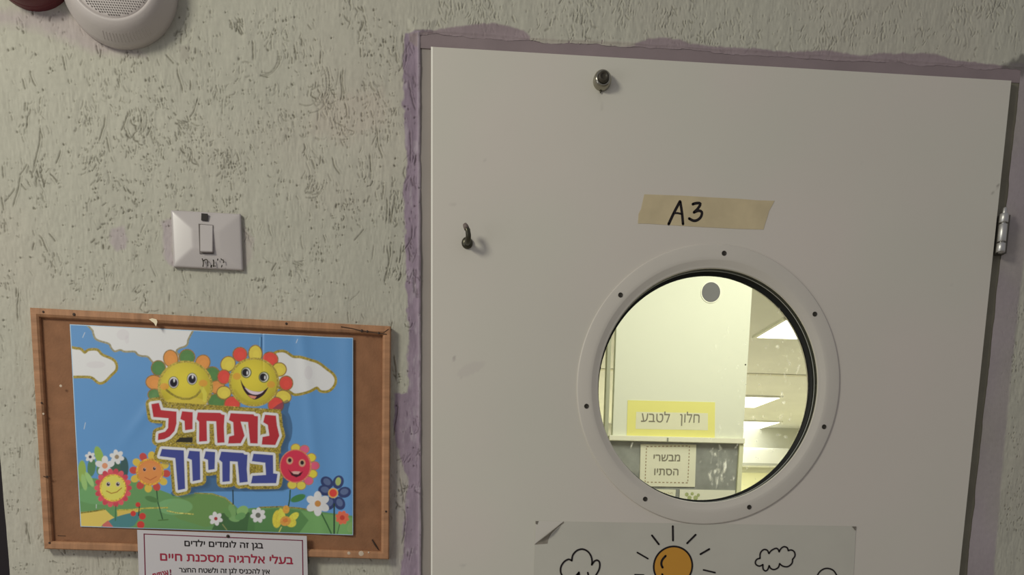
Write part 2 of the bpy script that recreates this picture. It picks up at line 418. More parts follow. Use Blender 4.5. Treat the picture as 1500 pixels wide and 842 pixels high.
# colours
BASE = np.array([0.495, 0.482, 0.400]); PURP = np.array([0.32, 0.25, 0.31]); PURPT = np.array([0.33, 0.265, 0.275])
def wall_colour(U, V, X_, Z_):
    c = np.zeros(U.shape + (3,)); c[:] = BASE
    n1 = vnoise(X_, Z_, .12, 31, 3); c *= (0.94 + .12 * n1)[..., None]
    pk = np.clip((vnoise(X_, Z_, .16, 33, 3) - .5) * 2.2, 0, 1)[..., None]
    c = c * (1 - pk * .35) + np.array([.52, .455, .385]) * pk * .35
    def blot(c, m_, col): m_ = m_[..., None]; return c * (1 - m_) + np.asarray(col) * m_
    lil = [.46, .395, .39]
    c = blot(c, .75 * band(U, V, [(-30, 15), (100, 15), (190, 70), (215, 82), (150, 80), (95, 60), (60, 45), (-30, 30)], 0, 16, 5, 41), lil)
    c = blot(c, .8 * band(U, V, [(163, 335), (182, 333), (187, 350), (183, 363), (172, 366), (163, 356)], 0, 5, 4, 42), [.44, .38, .385])
    c = blot(c, .6 * band(U, V, [(262, 68), (278, 66), (278, 88), (264, 88)], 0, 5, 2, 43), [.36, .335, .285])
    c = blot(c, .7 * band(U, V, [(236, 325), (252, 320), (256, 392), (242, 380)], 0, 5, 3, 44), [.46, .39, .42])  # dim lilac shadow painted on the wall left of the switch plate
    c = blot(c, .55 * band(U, V, [(356, 330), (372, 350), (368, 380), (356, 395)], 0, 6, 3, 45), [.45, .385, .37])  # shadow of the switch plate painted on its right side
    c = blot(c, .35 * band(U, V, [(470, 140), (560, 130), (570, 180), (500, 210), (450, 190)], 0, 20, 8, 46), [.52, .44, .37])
    fade = .45 * band(U, V, [(572, 640), (600, 640), (600, 870), (570, 870)], 0, 6, 6, 47)
    c = blot(c, fade, [.40, .35, .35])
    l_, t_, r_ = masks(U, V)
    pv = PURP * (0.8 + .4 * vnoise(X_ * 2.5, Z_, .03, 51))[..., None]
    worn = np.clip((vnoise(X_ * 3, Z_, .02, 52) - .62) * 6, 0, 1) * l_
    c = c * (1 - l_[..., None]) + pv * l_[..., None]
    c = blot(c, worn * .5, [.50, .44, .48])
    pt = PURPT * (0.88 + .24 * vnoise(X_, Z_, .05, 53))[..., None]
    c = c * (1 - t_[..., None]) + pt * t_[..., None]
    lip = np.exp(-((X_ - (HX0 - .0022)) / .0016) ** 2) * (Z_ < HZ + .004) * (.35 + .65 * (vnoise(X_ * .2, Z_, .05, 59) > .42)); c = blot(c, .75 * lip, [.52, .45, .50])  # highlight painted along the plaster lip beside the opening
    pr = np.array([.40, .35, .36]) * (0.85 + .3 * vnoise(X_, Z_, .08, 54))[..., None]
    ol = np.clip((vnoise(X_, Z_, .12, 55) - .45) * 4, 0, 1)[..., None]; pr = pr * (1 - ol * .5) + np.array([.42, .40, .33]) * ol * .5
    c = c * (1 - r_[..., None]) + pr * r_[..., None]
    # bare plaster lip where the purple stops
    c = blot(c, .75 * band(U, V, [(778, 56), (930, 62), (930, 70), (880, 70), (815, 66), (776, 62)], 0, 3, 1.5, 57), [.45, .41, .35])
    # grime in the top right corner
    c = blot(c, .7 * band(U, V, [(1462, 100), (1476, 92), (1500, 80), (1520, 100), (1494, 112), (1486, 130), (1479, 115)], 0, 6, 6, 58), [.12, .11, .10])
    return c
Xg, Zg = np.meshgrid(xs, zs)
def sample(A, X_, Z_):
    i = (X_ - FX0) / ST; j = (Z_ - FZ0) / ST
    ok = (i >= 0) & (i <= len(rx) - 2) & (j >= 0) & (j <= len(rz) - 2)
    i = np.clip(i, 0, len(rx) - 2.001); j = np.clip(j, 0, len(rz) - 2.001); a = i.astype(int); b = j.astype(int); fx, fz = i - a, j - b
    v = (A[b, a] * (1 - fx) + A[b, a + 1] * fx) * (1 - fz) + (A[b + 1, a] * (1 - fx) + A[b + 1, a + 1] * fx) * fz
    ed = np.clip(np.minimum.reduce([(X_ - FX0) / .01 + 1, (FX1 - X_) / .02, (Z_ - FZ0) / .02, (FZ1 - Z_) / .02]), 0, 1)
    return v * ed * ok
Hs = sample(Hr, Xg, Zg); Ds = sample(Dn, Xg, Zg)
Ug, Vg = toPX(Xg, 0.0, Zg)
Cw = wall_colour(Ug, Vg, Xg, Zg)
dirt_shade = np.clip(Ds, 0, 1)[..., None]  # groove dirt, doubling as painted shade to strengthen the relief
Cw = Cw * (1 - .66 * dirt_shade * np.array([.96, .98, 1.02]))
cxm = (xs[:-1] + xs[1:]) / 2; czm = (zs[:-1] + zs[1:]) / 2
CX, CZ = np.meshgrid(cxm, czm)
keep = ~((CX > HX0) & (CX < HX1) & (CZ < HZ)) & ~((abs(CX + .33923) < .245) & (abs(CZ - 1.36 - .12852) < .155))
M_plaster = mat('scratched_plaster', None, rough=.85, spec=.15, attr='paint', var=.05, vscale=140, bump=.18, bscale=420, bdist=.0008)
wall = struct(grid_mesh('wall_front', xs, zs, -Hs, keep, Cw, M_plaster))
co = np.zeros(len(wall.data.vertices) * 3); wall.data.vertices.foreach_get('co', co); co = co.reshape(-1, 3)
e_ = np.exp(-((co[:, 2] - HZ) / .003) ** 2) * ((co[:, 0] > HX0 - .004) & (co[:, 0] < HX1 + .004)); co[:, 2] += e_ * (.006 * (vnoise(co[:, 0], 0 * co[:, 0], .035, 91) - .5) + .002 * (vnoise(co[:, 0], 0 * co[:, 0], .006, 92) - .5) + .0012)
e_ = np.exp(-((co[:, 0] - HX0) / .003) ** 2) * (co[:, 2] < HZ); co[:, 0] += e_ * .0012 * (vnoise(co[:, 2], 0 * co[:, 2], .02, 93) - .5)
e_ = np.exp(-((co[:, 0] - HX1) / .003) ** 2) * (co[:, 2] < HZ); co[:, 0] += e_ * .003 * (vnoise(co[:, 2], 0 * co[:, 2], .03, 94) - .5)
wall.data.vertices.foreach_set('co', co.ravel()); wall.data.update()
# core of the wall, with the returns of the opening and of the free end
M_core = mat('wall_core', (.45, .40, .42), rough=.9, var=.1, vscale=20)
bm = bmesh.new()
box(bm, XW + .0005, HX0, .006, .10, 0, 2.9); box(bm, HX0, HX1, .006, .10, HZ + .0095, 2.9); box(bm, HX1, 2.6, .006, .10, 0, 2.9)
struct(obj('wall_core', bm, M_core))

# ------------------------------------------------------------------ door frame
DZT = 1.36 + .690
M_head = mat('purple_frame_paint', (.27, .215, .22), rough=.55, var=.12, vscale=14, bump=.15, bscale=30)
M_jamb = mat('grey_frame_paint', (.32, .285, .26), rough=.45, var=.08, vscale=10)
bm = bmesh.new(); box(bm, -.0135, .012, .0345, .085, 0, HZ - .012); box(bm, .868, .884, .0345, .085, 0, HZ - .012); box(bm, -.0135, .884, .0345, .085, DZT - .012, HZ - .012); struct(obj('leak_stop', bm, M_jamb))  # unseen stop added behind the leaf to block light leaking through the gap
fr = bpy.data.objects.new('trim_1', None); fr.location = (HX0, .01, 0); C.objects.link(fr); struct(fr)
bm = bmesh.new(); box(bm, HX0 - .003, -.0101, .0022, .09, 0, HZ - .016, .001); obj('frame_jamb', bm, M_jamb, fr)
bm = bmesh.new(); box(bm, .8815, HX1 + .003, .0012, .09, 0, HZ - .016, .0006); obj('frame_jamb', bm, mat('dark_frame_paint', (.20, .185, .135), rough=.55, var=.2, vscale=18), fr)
bm = bmesh.new(); box(bm, HX0 - .002, HX1 + .002, .0004, .09, HZ - .016, HZ + .009, .0003); obj('frame_head', bm, M_head, fr)

# ------------------------------------------------------------------ door leaf
DX0, DX1, DZ0, DZ1, DY = -.0099, .8800, .008, 1.36 + .690, -.010
PCX, PCZ, RS = .43165, 1.36 + .22475, .19957          # centre of the porthole and radius of its screw circle
door = bpy.data.objects.new('door_1', None); door.location = (DX1, .0, 0); C.objects.link(door); struct(door)
bpy.context.view_layer.update()
dxs = np.linspace(DX0 + .0026, DX1 - .0008, 240); dzs = np.concatenate([np.linspace(DZ0 + .0015, 1.2, 20)[:-1], np.linspace(1.2, DZ1 - .0015, 230)])
DXg, DZg = np.meshgrid(dxs, dzs); DU, DV = toPX(DXg, DY, DZg)
Dc = np.zeros(DXg.shape + (3,)); Dc[:] = (.655, .615, .54)
Dc *= (0.975 + .05 * vnoise(DXg, DZg, .2, 61))[..., None]
pk = np.clip((vnoise(DXg, DZg, .15, 62, 2) - .5) * 3, -1, 1)[..., None]; Dc *= (1 + pk * np.array([.02, -.005, .012]))
dp = Painter(DU, DV, (0, 0, 0)); dp.c = Dc
dp.line([(879.8, 134), (880.5, 160)], 3, (.50, .47, .40), alpha=.45)                                      # drip under the stop
dp.line([(665, 522), (666, 527)], 2, (.35, .3, .28), alpha=.6); dp.line([(674.5, 552), (673.5, 559)], 2, (.35, .3, .28), alpha=.7)
dp.ell(690, 540, 22, 8, (.55, .5, .46), rot=-.4, alpha=.35); dp.ell(664, 299, 5, 2, (.5, .45, .4), alpha=.4)
dp.ell(1457, 277, 2, 1.5, (.2, .17, .14)); dp.ell(1462.5, 273, 1, 2.5, (.2, .17, .14)); dp.ell(1455, 283, 1, 1, (.2, .17, .14))
dp.ell(678, 828, 4, 3, (.5, .47, .42), alpha=.5)
for _ in range(14):
    a, b = rr.uniform(650, 1400), rr.uniform(130, 830); dp.ell(a, b, 1.2, 1, (.4, .36, .32), alpha=.4)
M_leaf = mat('white_door_laminate', None, rough=.42, spec=.35, attr='paint', bump=.04, bscale=25)
M_leafedge = mat('door_edge_highlight', (.82, .80, .72), rough=.4)  # lighter than the leaf to paint in the bright edge highlight
dcx, dcz = np.meshgrid((dxs[:-1] + dxs[1:]) / 2, (dzs[:-1] + dzs[1:]) / 2)
dk = (dcx - PCX) ** 2 + (dcz - PCZ) ** 2 > .1955 ** 2
grid_mesh('leaf', dxs, dzs, np.full(DXg.shape, DY), dk, Dc, M_leaf, door)
grid_mesh('leaf_back', dxs, dzs, np.full(DXg.shape, .034), dk, Dc, M_leaf, door, flip=True)
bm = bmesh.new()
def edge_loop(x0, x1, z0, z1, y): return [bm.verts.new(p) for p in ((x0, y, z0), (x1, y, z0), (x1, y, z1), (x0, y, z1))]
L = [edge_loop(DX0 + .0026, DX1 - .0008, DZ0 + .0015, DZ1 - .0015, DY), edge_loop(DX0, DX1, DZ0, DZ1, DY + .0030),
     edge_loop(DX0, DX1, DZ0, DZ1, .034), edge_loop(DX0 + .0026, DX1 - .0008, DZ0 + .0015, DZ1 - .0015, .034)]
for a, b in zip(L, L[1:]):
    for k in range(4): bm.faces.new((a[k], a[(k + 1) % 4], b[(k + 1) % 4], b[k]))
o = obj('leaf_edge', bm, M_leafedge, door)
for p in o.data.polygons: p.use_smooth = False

# porthole: ring, screws, gasket, glass
M_ring = mat('porthole_paint', (.625, .585, .515), rough=.40, spec=.35, bump=.05, bscale=22, var=.03, vscale=9)
M_black = mat('black_rubber', (.012, .013, .011), rough=.55)
M_screw = mat('recessed_screw', (.055, .05, .04), rough=.5, metal=.5)
bm = bmesh.new()
RO = RS + .0125
lathe(bm, [(RO + .0010, DY + .0004), (RO + .0008, DY - .0016), (RO + .0002, DY - .0023), (RO - .0010, DY - .0026), (RS - .004, DY - .0030), (RS - .0092, DY - .0032), (RS - .0104, DY - .0027),
           (RS - .017, DY + .0002), (RS - .0195, DY + .0012), (RS - .0206, DY + .0013), (RS - .0212, DY + .0026), (RS - .0212, DY + .005)], PCX, PCZ, n=160)
ring = obj('porthole_ring', bm, M_ring, door, True)
bm = bmesh.new()
lathe(bm, [(RS - .0212, DY + .005), (RS - .0218, DY + .012), (RS - .0218, DY + .014), (RS - .0208, DY + .015), (RS - .0212, DY + .024), (RS - .024, DY + .025), (RS - .026, DY + .0262)], PCX, PCZ, n=160)
obj('gasket', bm, M_black, door, True)
bm = bmesh.new()
lathe(bm, [(RS - .0214, DY + .0140), (RS - .0224, DY + .0143), (RS - .0224, DY + .0149), (RS - .0214, DY + .0152)], PCX, PCZ, n=160)
g = obj('gasket_seam', bm, mat('pale_sealant', (.45, .46, .42), rough=.4), door, True); g['label'] = 'thin pale seam line inside the black porthole gasket'
bm = bmesh.new()
lathe(bm, [(RS - .0212, .030), (RS - .0212, .036), (RS - .012, .041), (RO, .040), (RO + .002, .0335)], PCX, PCZ, n=120)
obj('porthole_back_ring', bm, M_ring, door, True)
bm = bmesh.new(); lathe(bm, [(RS - .026, DY + .030), (RS - .021, .030)], PCX, PCZ, n=120)
obj('inner_bead', bm, mat('inner_bead_paint', (.5, .5, .42), rough=.5), door, True)
ph = 2.4125854
for k in range(7):
    t = ph - k * 2 * PI / 7; x, z = PCX + RS * math.cos(t), PCZ + RS * math.sin(t)
    bm = bmesh.new(); lathe(bm, [(.0038, DY - .0028), (.0036, DY - .0036), (.0030, DY - .0038), (.0026, DY - .0032), (.0012, DY - .0032)], x, z, n=16, close_end=True)
    obj('screw', bm, M_screw, ring, True)
# glass with dried splashes
M_glass = bpy.data.materials.new('splashed_glass'); M_glass.use_nodes = True
nt = M_glass.node_tree; nt.nodes.clear()
out = nt.nodes.new('ShaderNodeOutputMaterial'); mx = nt.nodes.new('ShaderNodeMixShader'); tr = nt.nodes.new('ShaderNodeBsdfTransparent'); tr.inputs[0].default_value = (.97, .98, .95, 1)
gl = nt.nodes.new('ShaderNodeBsdfGlossy'); gl.inputs['Roughness'].default_value = .02; mx.inputs[0].default_value = .03
nt.links.new(tr.outputs[0], mx.inputs[1]); nt.links.new(gl.outputs[0], mx.inputs[2])
at = nt.nodes.new('ShaderNodeAttribute'); at.attribute_name = 'paint'
df = nt.nodes.new('ShaderNodeBsdfDiffuse'); df.inputs[0].default_value = (.9, .9, .82, 1); tl = nt.nodes.new('ShaderNodeBsdfTranslucent'); tl.inputs[0].default_value = (.9, .9, .8, 1)
ad = nt.nodes.new('ShaderNodeAddShader'); nt.links.new(df.outputs[0], ad.inputs[0]); nt.links.new(tl.outputs[0], ad.inputs[1])
m2 = nt.nodes.new('ShaderNodeMixShader'); nt.links.new(at.outputs['Color'], m2.inputs[0]); nt.links.new(mx.outputs[0], m2.inputs[1]); nt.links.new(ad.outputs[0], m2.inputs[2]); nt.links.new(m2.outputs[0], out.inputs[0])
gxs = np.linspace(PCX - .176, PCX + .176, 300); gzs = np.linspace(PCZ - .176, PCZ + .176, 300); GX, GZ = np.meshgrid(gxs, gzs); GY = DY + .026
GU, GV = toPX(GX, GY, GZ)
gp = Painter(GU, GV, (0, 0, 0)); Wt = (1, 1, 1)
for a, b, rx_, ry_, al in [(1171, 515, 2, 6, .5), (1169, 540, 1.5, 8, .4), (1122, 508, 2.5, 3, .45), (1139, 508, 2.5, 2.5, .5), (1141, 534, 1.2, 1.2, .6), (1146, 580, 2, 6, .7), (1148, 589, 2.6, 2.4, .75), (1142, 584, 4, 1.6, .6),
                           (1143, 610, 3, 3, .7), (1139, 619, 4, 2, .6), (1157, 611, 1.6, 5, .55), (1151, 640, 3, 2, .45), (1140, 637, 4, 1.5, .4), (1118, 610, 1.5, 1.5, .5), (1104, 612, 2, 3.5, .4), (1098, 648, 1.8, 3, .5),
                           (1122, 648, 1.6, 2.4, .5), (1108, 645, 1.5, 2.5, .35), (1156, 560, 1.5, 4, .3), (1178, 560, 2, 4, .3), (1132, 660, 1.5, 3, .3), (1141, 455, 1.5, 4, .35), (1150, 550, 1, 5, .3), (1170, 520, 1, 14, .3), (1152, 520, 1, 10, .25)]:
    gp.ell(a, b, rx_, ry_, Wt, rot=rr.uniform(-.5, .5), alpha=al)
for _ in range(170):
    a, b = rr.uniform(1040, 1190), rr.uniform(480, 735); gp.ell(a, b, rr.uniform(.5, 1.4), rr.uniform(.8, 3.4), Wt, rot=rr.gauss(0, .4), alpha=rr.uniform(.06, .3))
for _ in range(26):
    a, b = rr.uniform(1025, 1080), rr.uniform(655, 712); gp.ell(a, b, rr.uniform(.7, 2), rr.uniform(2, 8), Wt, rot=rr.gauss(0, .25), alpha=rr.uniform(.15, .4))
gp.ell(1062, 681, 2.4, 9, Wt, alpha=.6); gp.ell(1049, 686, 2.5, 8, Wt, rot=.3, alpha=.5); gp.ell(1079, 653, 1.5, 4, Wt, rot=.5, alpha=.6)
gp.line([(1053, 660), (1052, 700), (1049, 716)], 1.2, Wt, alpha=.35); gp.ell(925, 652, 1.2, 4, Wt, rot=.4, alpha=.5)
gp.c *= (np.where(GV > 650, .95, .8) * np.clip((vnoise(GX, GZ, .006, 81) - .3) * 3, 0, 1))[..., None]
gk = (((gxs[:-1] + gxs[1:]) / 2 - PCX)[None, :] ** 2 + ((gzs[:-1] + gzs[1:]) / 2 - PCZ)[:, None] ** 2) < .1757 ** 2
go = grid_mesh('glass_pane', gxs, gzs, np.full(GX.shape, GY), gk, gp.c, M_glass, door); go['label'] = 'round glass pane with dried white splashes'

# hinge at the right edge
M_steel = mat('brushed_steel', (.60, .59, .56), rough=.42, metal=1.0, bump=.1, bscale=90)
hg = bpy.data.objects.new('hinge', None); hg.location = W(1468, 340, -.012); C.objects.link(hg); hg.parent = door; hg.matrix_parent_inverse = door.matrix_world.inverted()
bpy.context.view_layer.update()
hy = -.016
def hz(py): return W(1469, py, hy).z
hx = W(1467.5, 345, hy).x + .0005
for a, b, r in [(313, 326.5, .0068), (328.5, 354.5, .0065), (356.5, 370, .0068)]:
    bm = bmesh.new(); z1, z0 = hz(a), hz(b)
    tube(bm, [(hx, hy, z0), (hx, hy, z0 + .0006), (hx, hy, (z0 + z1) / 2), (hx, hy, z1 - .0006), (hx, hy, z1)], [r * .9, r, r, r, r * .9], 20); obj('knuckle', bm, M_steel, hg, True)
bm = bmesh.new(); tube(bm, [(hx, hy, hz(371)), (hx, hy, hz(312)), (hx, hy, hz(305)), (hx, hy, hz(303))], [.0035, .0035, .003, .0015], 12); obj('hinge_pin', bm, M_steel, hg, True)
bm = bmesh.new(); box(bm, hx - .004, hx + .012, -.0135, .012, hz(370), hz(313), .0006); obj('hinge_leaf', bm, mat('dark_hinge_leaf', (.13, .12, .10), rough=.5, metal=.6), hg)

# hook and stop screwed to the door
M_dark = mat('tarnished_steel', (.09, .085, .062), rough=.36, metal=.9, bump=.2, bscale=200)
c = W(684.3, 356, DY); hk = bpy.data.objects.new('coat_hook', None); hk.location = c; C.objects.link(hk); hk.parent = door; hk.matrix_parent_inverse = door.matrix_world.inverted(); hk['label'] = 'small metal cup hook screwed to the door'
bpy.context.view_layer.update()
bm = bmesh.new(); lathe(bm, [(.0085, .0), (.0085, -.0015), (.0078, -.004), (.005, -.0058), (.002, -.0062)], c.x, c.z, DY, n=24, close_end=True); obj('hook_base', bm, M_dark, hk, True)
bm = bmesh.new(); tube(bm, [(c.x, DY - .002, c.z), (c.x, DY - .012, c.z - .0022), (c.x + .001, DY - .021, c.z - .002), (c.x + .001, DY - .026, c.z + .004), (c.x, DY - .026, c.z + .011), (c.x - .003, DY - .0245, c.z + .0165)],
     [.0046, .0044, .0042, .0040, .0038, .0034], 14); obj('hook_arm', bm, M_dark, hk, True)
bm = bmesh.new(); tube(bm, [(c.x - .0012, DY - .0252, c.z + .0125), (c.x - .003, DY - .0245, c.z + .0165), (c.x - .0045, DY - .0235, c.z + .0195)], [.0041, .0040, .0030], 12)
obj('hook_tip', bm, mat('brown_hook_tip', (.18, .14, .125), rough=.5), hk, True)
c = W(881.7, 119.5, DY); st = bpy.data.objects.new('door_stop', None); st.location = c; C.objects.link(st); st.parent = door; st.matrix_parent_inverse = door.matrix_world.inverted(); st['label'] = 'round metal stud with a dark cap near the top of the door'
bpy.context.view_layer.update()
bm = bmesh.new(); lathe(bm, [(.0135, 0), (.0135, -.003), (.0128, -.009), (.0108, -.0125), (.0088, -.0135), (.0078, -.0125)], c.x, c.z, DY, n=32, close_end=True); obj('stud_body', bm, mat('worn_chrome', (.36, .34, .28), rough=.2, metal=1.0), st, True)
bm = bmesh.new(); lathe(bm, [(.0078, -.012), (.0078, -.017), (.0070, -.0185), (.0045, -.0192), (.0040, -.0182), (.001, -.018)], c.x, c.z, DY, n=28, close_end=True); obj('stud_cap', bm, mat('dark_rubber_cap', (.05, .042, .03), rough=.45), st, True)
bm = bmesh.new(); tube(bm, [(c.x - .002, DY - .002, c.z - .013), (c.x - .002, DY - .002, c.z - .0165)], [.0018, .0005], 8); obj('drip', bm, M_dark, st, True)

# ------------------------------------------------------------------ masking tape with A3
TY = DY - .0004
M_tape = mat('masking_tape', (.60, .50, .31), rough=.5, spec=.4, var=.10, vscale=30, bump=.3, bscale=50, bdist=.001)
M_ink = mat('marker_ink', (.012, .008, .008), rough=.4)
tp = thing('masking_tape', 'strip of beige masking tape marked A3 above the porthole', 'tape', W(1030, 330, TY))
bm = bmesh.new()
pts = [(943.9, 284.5), (962, 285.2), (1000, 286.5), (1040, 289), (1082, 291), (1108, 293.2), (1134.6, 294), (1131, 301), (1126.5, 309), (1124, 318), (1121, 327), (1118.4, 336), (1080, 335), (1030, 332.5), (980, 329.5), (950, 327.6), (934.5, 327.2), (935.5, 313), (939, 306), (941, 297)]
prism(bm, [W(a, b, TY) for a, b in pts], DY - .0001, TY); obj('tape_strip', bm, M_tape, tp)
bm = bmesh.new()
iy = TY - .0002
ribbon(bm, [(979.5, 328), (987, 312), (996, 295)], .0042, iy); ribbon(bm, [(996.5, 295.5), (999, 312), (1000.5, 328)], .0040, iy - .00002); ribbon(bm, [(986, 312.5), (992, 312), (999, 313.5)], .0028, iy - .00004)
ribbon(bm, [(1014.8, 299), (1020, 297.5), (1026, 298.2), (1022.5, 305), (1016.5, 311)], .0040, iy - .00001)
ribbon(bm, [(1016.5, 311), (1023, 308.5), (1028, 310.5), (1027, 317), (1022, 322), (1016, 323.2), (1009.5, 320)], .0040, iy - .00003)
lt = obj('lettering', bm, M_ink, tp); lt['label'] = 'handwritten black A3'

# ------------------------------------------------------------------ laminated drawing with sun and clouds
PY_ = DY - .0006
sheet = thing('laminated_drawing', 'laminated white drawing of an orange sun and clouds below the porthole', 'drawing', W(1018, 1050, PY_))
M_sheet = mat('laminated_paper', (.575, .555, .475), rough=.3, spec=.5, coat=.15, bump=.08, bscale=9, bdist=.004, var=.05, vscale=9)
LP = {}
tl_, trr = W(783.5, 761.5, PY_), W(1254.2, 770.5, PY_); bl_, br_ = W(781.5, 842, PY_), W(1250.3, 842, PY_)
dl = (bl_ - tl_).normalized(); dr = (br_ - trr).normalized(); bl_ = tl_ + dl * .31; br_ = trr + dr * .31
fa, fb = W(826, 763.5, PY_), W(783, 797.5, PY_)
bm = bmesh.new(); prism(bm, [tl_, fa, trr, br_, bl_, fb], DY - .0001, PY_); obj('paper_sheet', bm, M_sheet, sheet)
# creased corner: the film is taped flat in the corner and the paper buckles beside it, bulge shadow painted dark
bm = bmesh.new(); n = 14
rows = []
for i in range(n + 1):
    t = i / n; row = []
    a = fb.lerp(fa, t)
    e = W(802 + 24 * t ** 1.5, 796 - 30 * t ** .8, PY_)
    for j in range(7):
        q = j / 6; p = a.lerp(e, q); hgt = .0055 * math.sin(PI * min(1, t * 1.05)) * (1 - q) ** 1.3 * (1 if j > 0 else 1)
        row.append(bm.verts.new((p.x, PY_ - .0003 - hgt, p.z)))
    rows.append(row)
for a, b in zip(rows, rows[1:]):
    for j in range(6): bm.faces.new((a[j], a[j + 1], b[j + 1], b[j]))
o = obj('creased_corner', bm, mat('crease_shadow', (.30, .27, .22), rough=.4, var=.3, vscale=60), sheet, True); o['label'] = 'buckled crease with its shadow painted grey at the upper left corner'
bm = bmesh.new(); prism(bm, [W(784.5, 762.5, PY_), W(825, 763.8, PY_), W(783.5, 796.5, PY_)], PY_, PY_ - .0005); obj('corner_film', bm, mat('corner_film', (.66, .625, .555), rough=.35), sheet)
iy = PY_ - .0003
bm = bmesh.new(); cs = W(985.8, 829.2, iy); lathe(bm, [(.0318, 0), (.001, 0)], cs.x, cs.z, iy, n=48, close_end=True); obj('sun_disc', bm, mat('orange_print', (.62, .30, .04), rough=.35), sheet)
bm = bmesh.new(); iy2 = iy - .0003
lathe(bm, [(.0336, 0), (.0308, 0)], cs.x, cs.z, iy2, n=48)
obj('sun_outline', bm, M_ink, sheet)
def rib(p, w_=.0027, cl=False):
    if BM: ribbon(BM[-1], p, w_, iy2 - .0001, cl); return
    b_ = bmesh.new(); ribbon(b_, p, w_, iy2 - .0001, cl); obj('sun_ray' if len(p) == 2 else 'highlight_stroke', b_, M_ink, sheet)
BM = []
rib([(975, 814), (970, 820), (968.7, 826), (970.5, 831)], .0035); rib([(970, 841), (972, 847)], .0035)
for a, b, w_ in [((985.5, 770.5), (985.8, 791.5), .003), ((955, 784), (965, 797), .003), ((1019, 783), (1006.5, 795.5), .003), ((933.5, 809), (949, 818), .0025), ((1039, 804), (1026, 811.5), .003), ((1030.5, 834.5), (1047.5, 838.5), .0025), ((930, 841.5), (943, 842), .0022),
                 ((944, 868), (956, 858), .0025), ((962, 886), (970, 872), .0027), ((988, 892), (987, 874), .0027), ((1012, 884), (1003, 870), .0027), ((1034, 862), (1022, 853), .0027)]: rib([a, b], w_)
BM.append(bmesh.new())
rib([(846, 842), (848.5, 837.5), (841, 845), (830, 846), (823, 842), (821, 835), (822.5, 828), (827, 822), (833, 819), (837.5, 821)])
rib([(837.5, 821), (839, 813), (844, 807), (850, 804.3), (856, 804.7), (862, 808.5), (866, 815), (867.3, 822), (866.8, 827)])
rib([(866.8, 827), (871, 821.5), (875.5, 820.5), (878.3, 824), (878.3, 831), (875.5, 838), (870, 845), (863, 845), (861, 838.5)])
rib([(848, 838), (850, 846), (858, 848), (862, 845)])
obj('cloud_outline', BM[-1], M_ink, sheet); BM.append(bmesh.new())
c2 = [[(1113.3, 817.5), (1113.5, 811), (1116, 806.5), (1120, 804.5), (1124, 806), (1126.3, 810.5)], [(1126.3, 810.5), (1130, 806), (1136, 803), (1139.5, 804), (1141.3, 808)], [(1141.3, 808), (1144, 803.3), (1148.3, 800.5), (1153, 802), (1154.7, 806.3)],
      [(1154.7, 806.3), (1159, 805.3), (1163.5, 808), (1164.5, 814), (1161, 819)], [(1161, 819), (1160, 825), (1154, 829.7), (1146.7, 829), (1142, 825.3)], [(1142, 825.3), (1140, 831), (1134, 834), (1129, 832.3), (1126.7, 828.3)],
      [(1126.7, 828.3), (1124.5, 834), (1121, 836), (1117.8, 833), (1117.5, 826.7)], [(1117.5, 826.7), (1112.5, 829), (1107.5, 826.7), (1106.5, 822.5), (1109, 818.8), (1113.3, 817.5)]]
for s_ in c2: rib(s_, .0024)
obj('cloud_outline', BM[-1], M_ink, sheet); BM.append(bmesh.new())
rib([(1196, 845), (1200.5, 837.5), (1207, 833), (1214, 832.5), (1221, 835.5), (1226, 843)], .0024)
rib([(1226, 843), (1234, 846), (1236, 856), (1228, 864), (1210, 866), (1196, 862), (1190, 853), (1196, 845)], .0024)
obj('cloud_outline', BM[-1], M_ink, sheet)
M_grime = mat('grime', (.2, .18, .15), rough=.8)
bm = bmesh.new()
prism(bm, [W(784.5, 763, iy), W(789, 763, iy), W(787, 768, iy), (W(784.5, 767, iy))], iy, iy - .0006); obj('corner_dirt', bm, M_grime, sheet); bm = bmesh.new(); prism(bm, [W(1248, 771, iy), W(1254, 771, iy), W(1253, 777, iy)], iy, iy - .0006)
obj('corner_dirt', bm, M_grime, sheet)

# ------------------------------------------------------------------ light switch
sy = 0.0
sw = thing('light_switch', 'white single rocker light switch plate on the plaster above the cork board', 'switch', W(303, 352, 0))
M_plate = mat('switch_plastic', (.505, .465, .45), rough=.3, spec=.5, var=.03, vscale=20)
cn = [W(249.9, 307.4, -.008), W(352.3, 313, -.008), W(355.5, 395.2, -.008), W(254, 390, -.008)]
n = 36; bm = bmesh.new(); V_ = []
for j in range(n + 1):
    row = []
    for i in range(n + 1):
        u, v = i / n, j / n
        p = (cn[0].lerp(cn[1], u)).lerp(cn[3].lerp(cn[2], u), v)
        du, dv = min(u, 1 - u) * 2, min(v, 1 - v) * 2
        h = .0045 * min(1, 1.5 * min(du * 1.1, dv)) ** .8 if min(du, dv) > 0 else 0
        row.append(bm.verts.new((p.x, -.0065 - h, p.z)))
    V_.append(row)
for a, b in zip(V_, V_[1:]):
    for i in range(n): bm.faces.new((a[i], a[i + 1], b[i + 1], b[i]))
rim = [V_[0][i] for i in range(n)] + [V_[j][n] for j in range(n)] + [V_[n][n - i] for i in range(n)] + [V_[n - j][0] for j in range(n)]
bk = [bm.verts.new((v.co.x, 0.0005, v.co.z)) for v in rim]
for k in range(len(rim)): bm.faces.new((rim[k], rim[(k + 1) % len(rim)], bk[(k + 1) % len(rim)], bk[k]))
bm.faces.new(bk); obj('plate', bm, M_plate, sw, True)
bm = bmesh.new(); prism(bm, [W(a, b, -.011) for a, b in ((290.7, 327.5), (312, 329.5), (313, 372), (292.3, 371.5))], -.009, -.0112); obj('rocker_recess', bm, mat('recess_shadow_plastic', (.16, .14, .13), rough=.6), sw)
bm = bmesh.new()
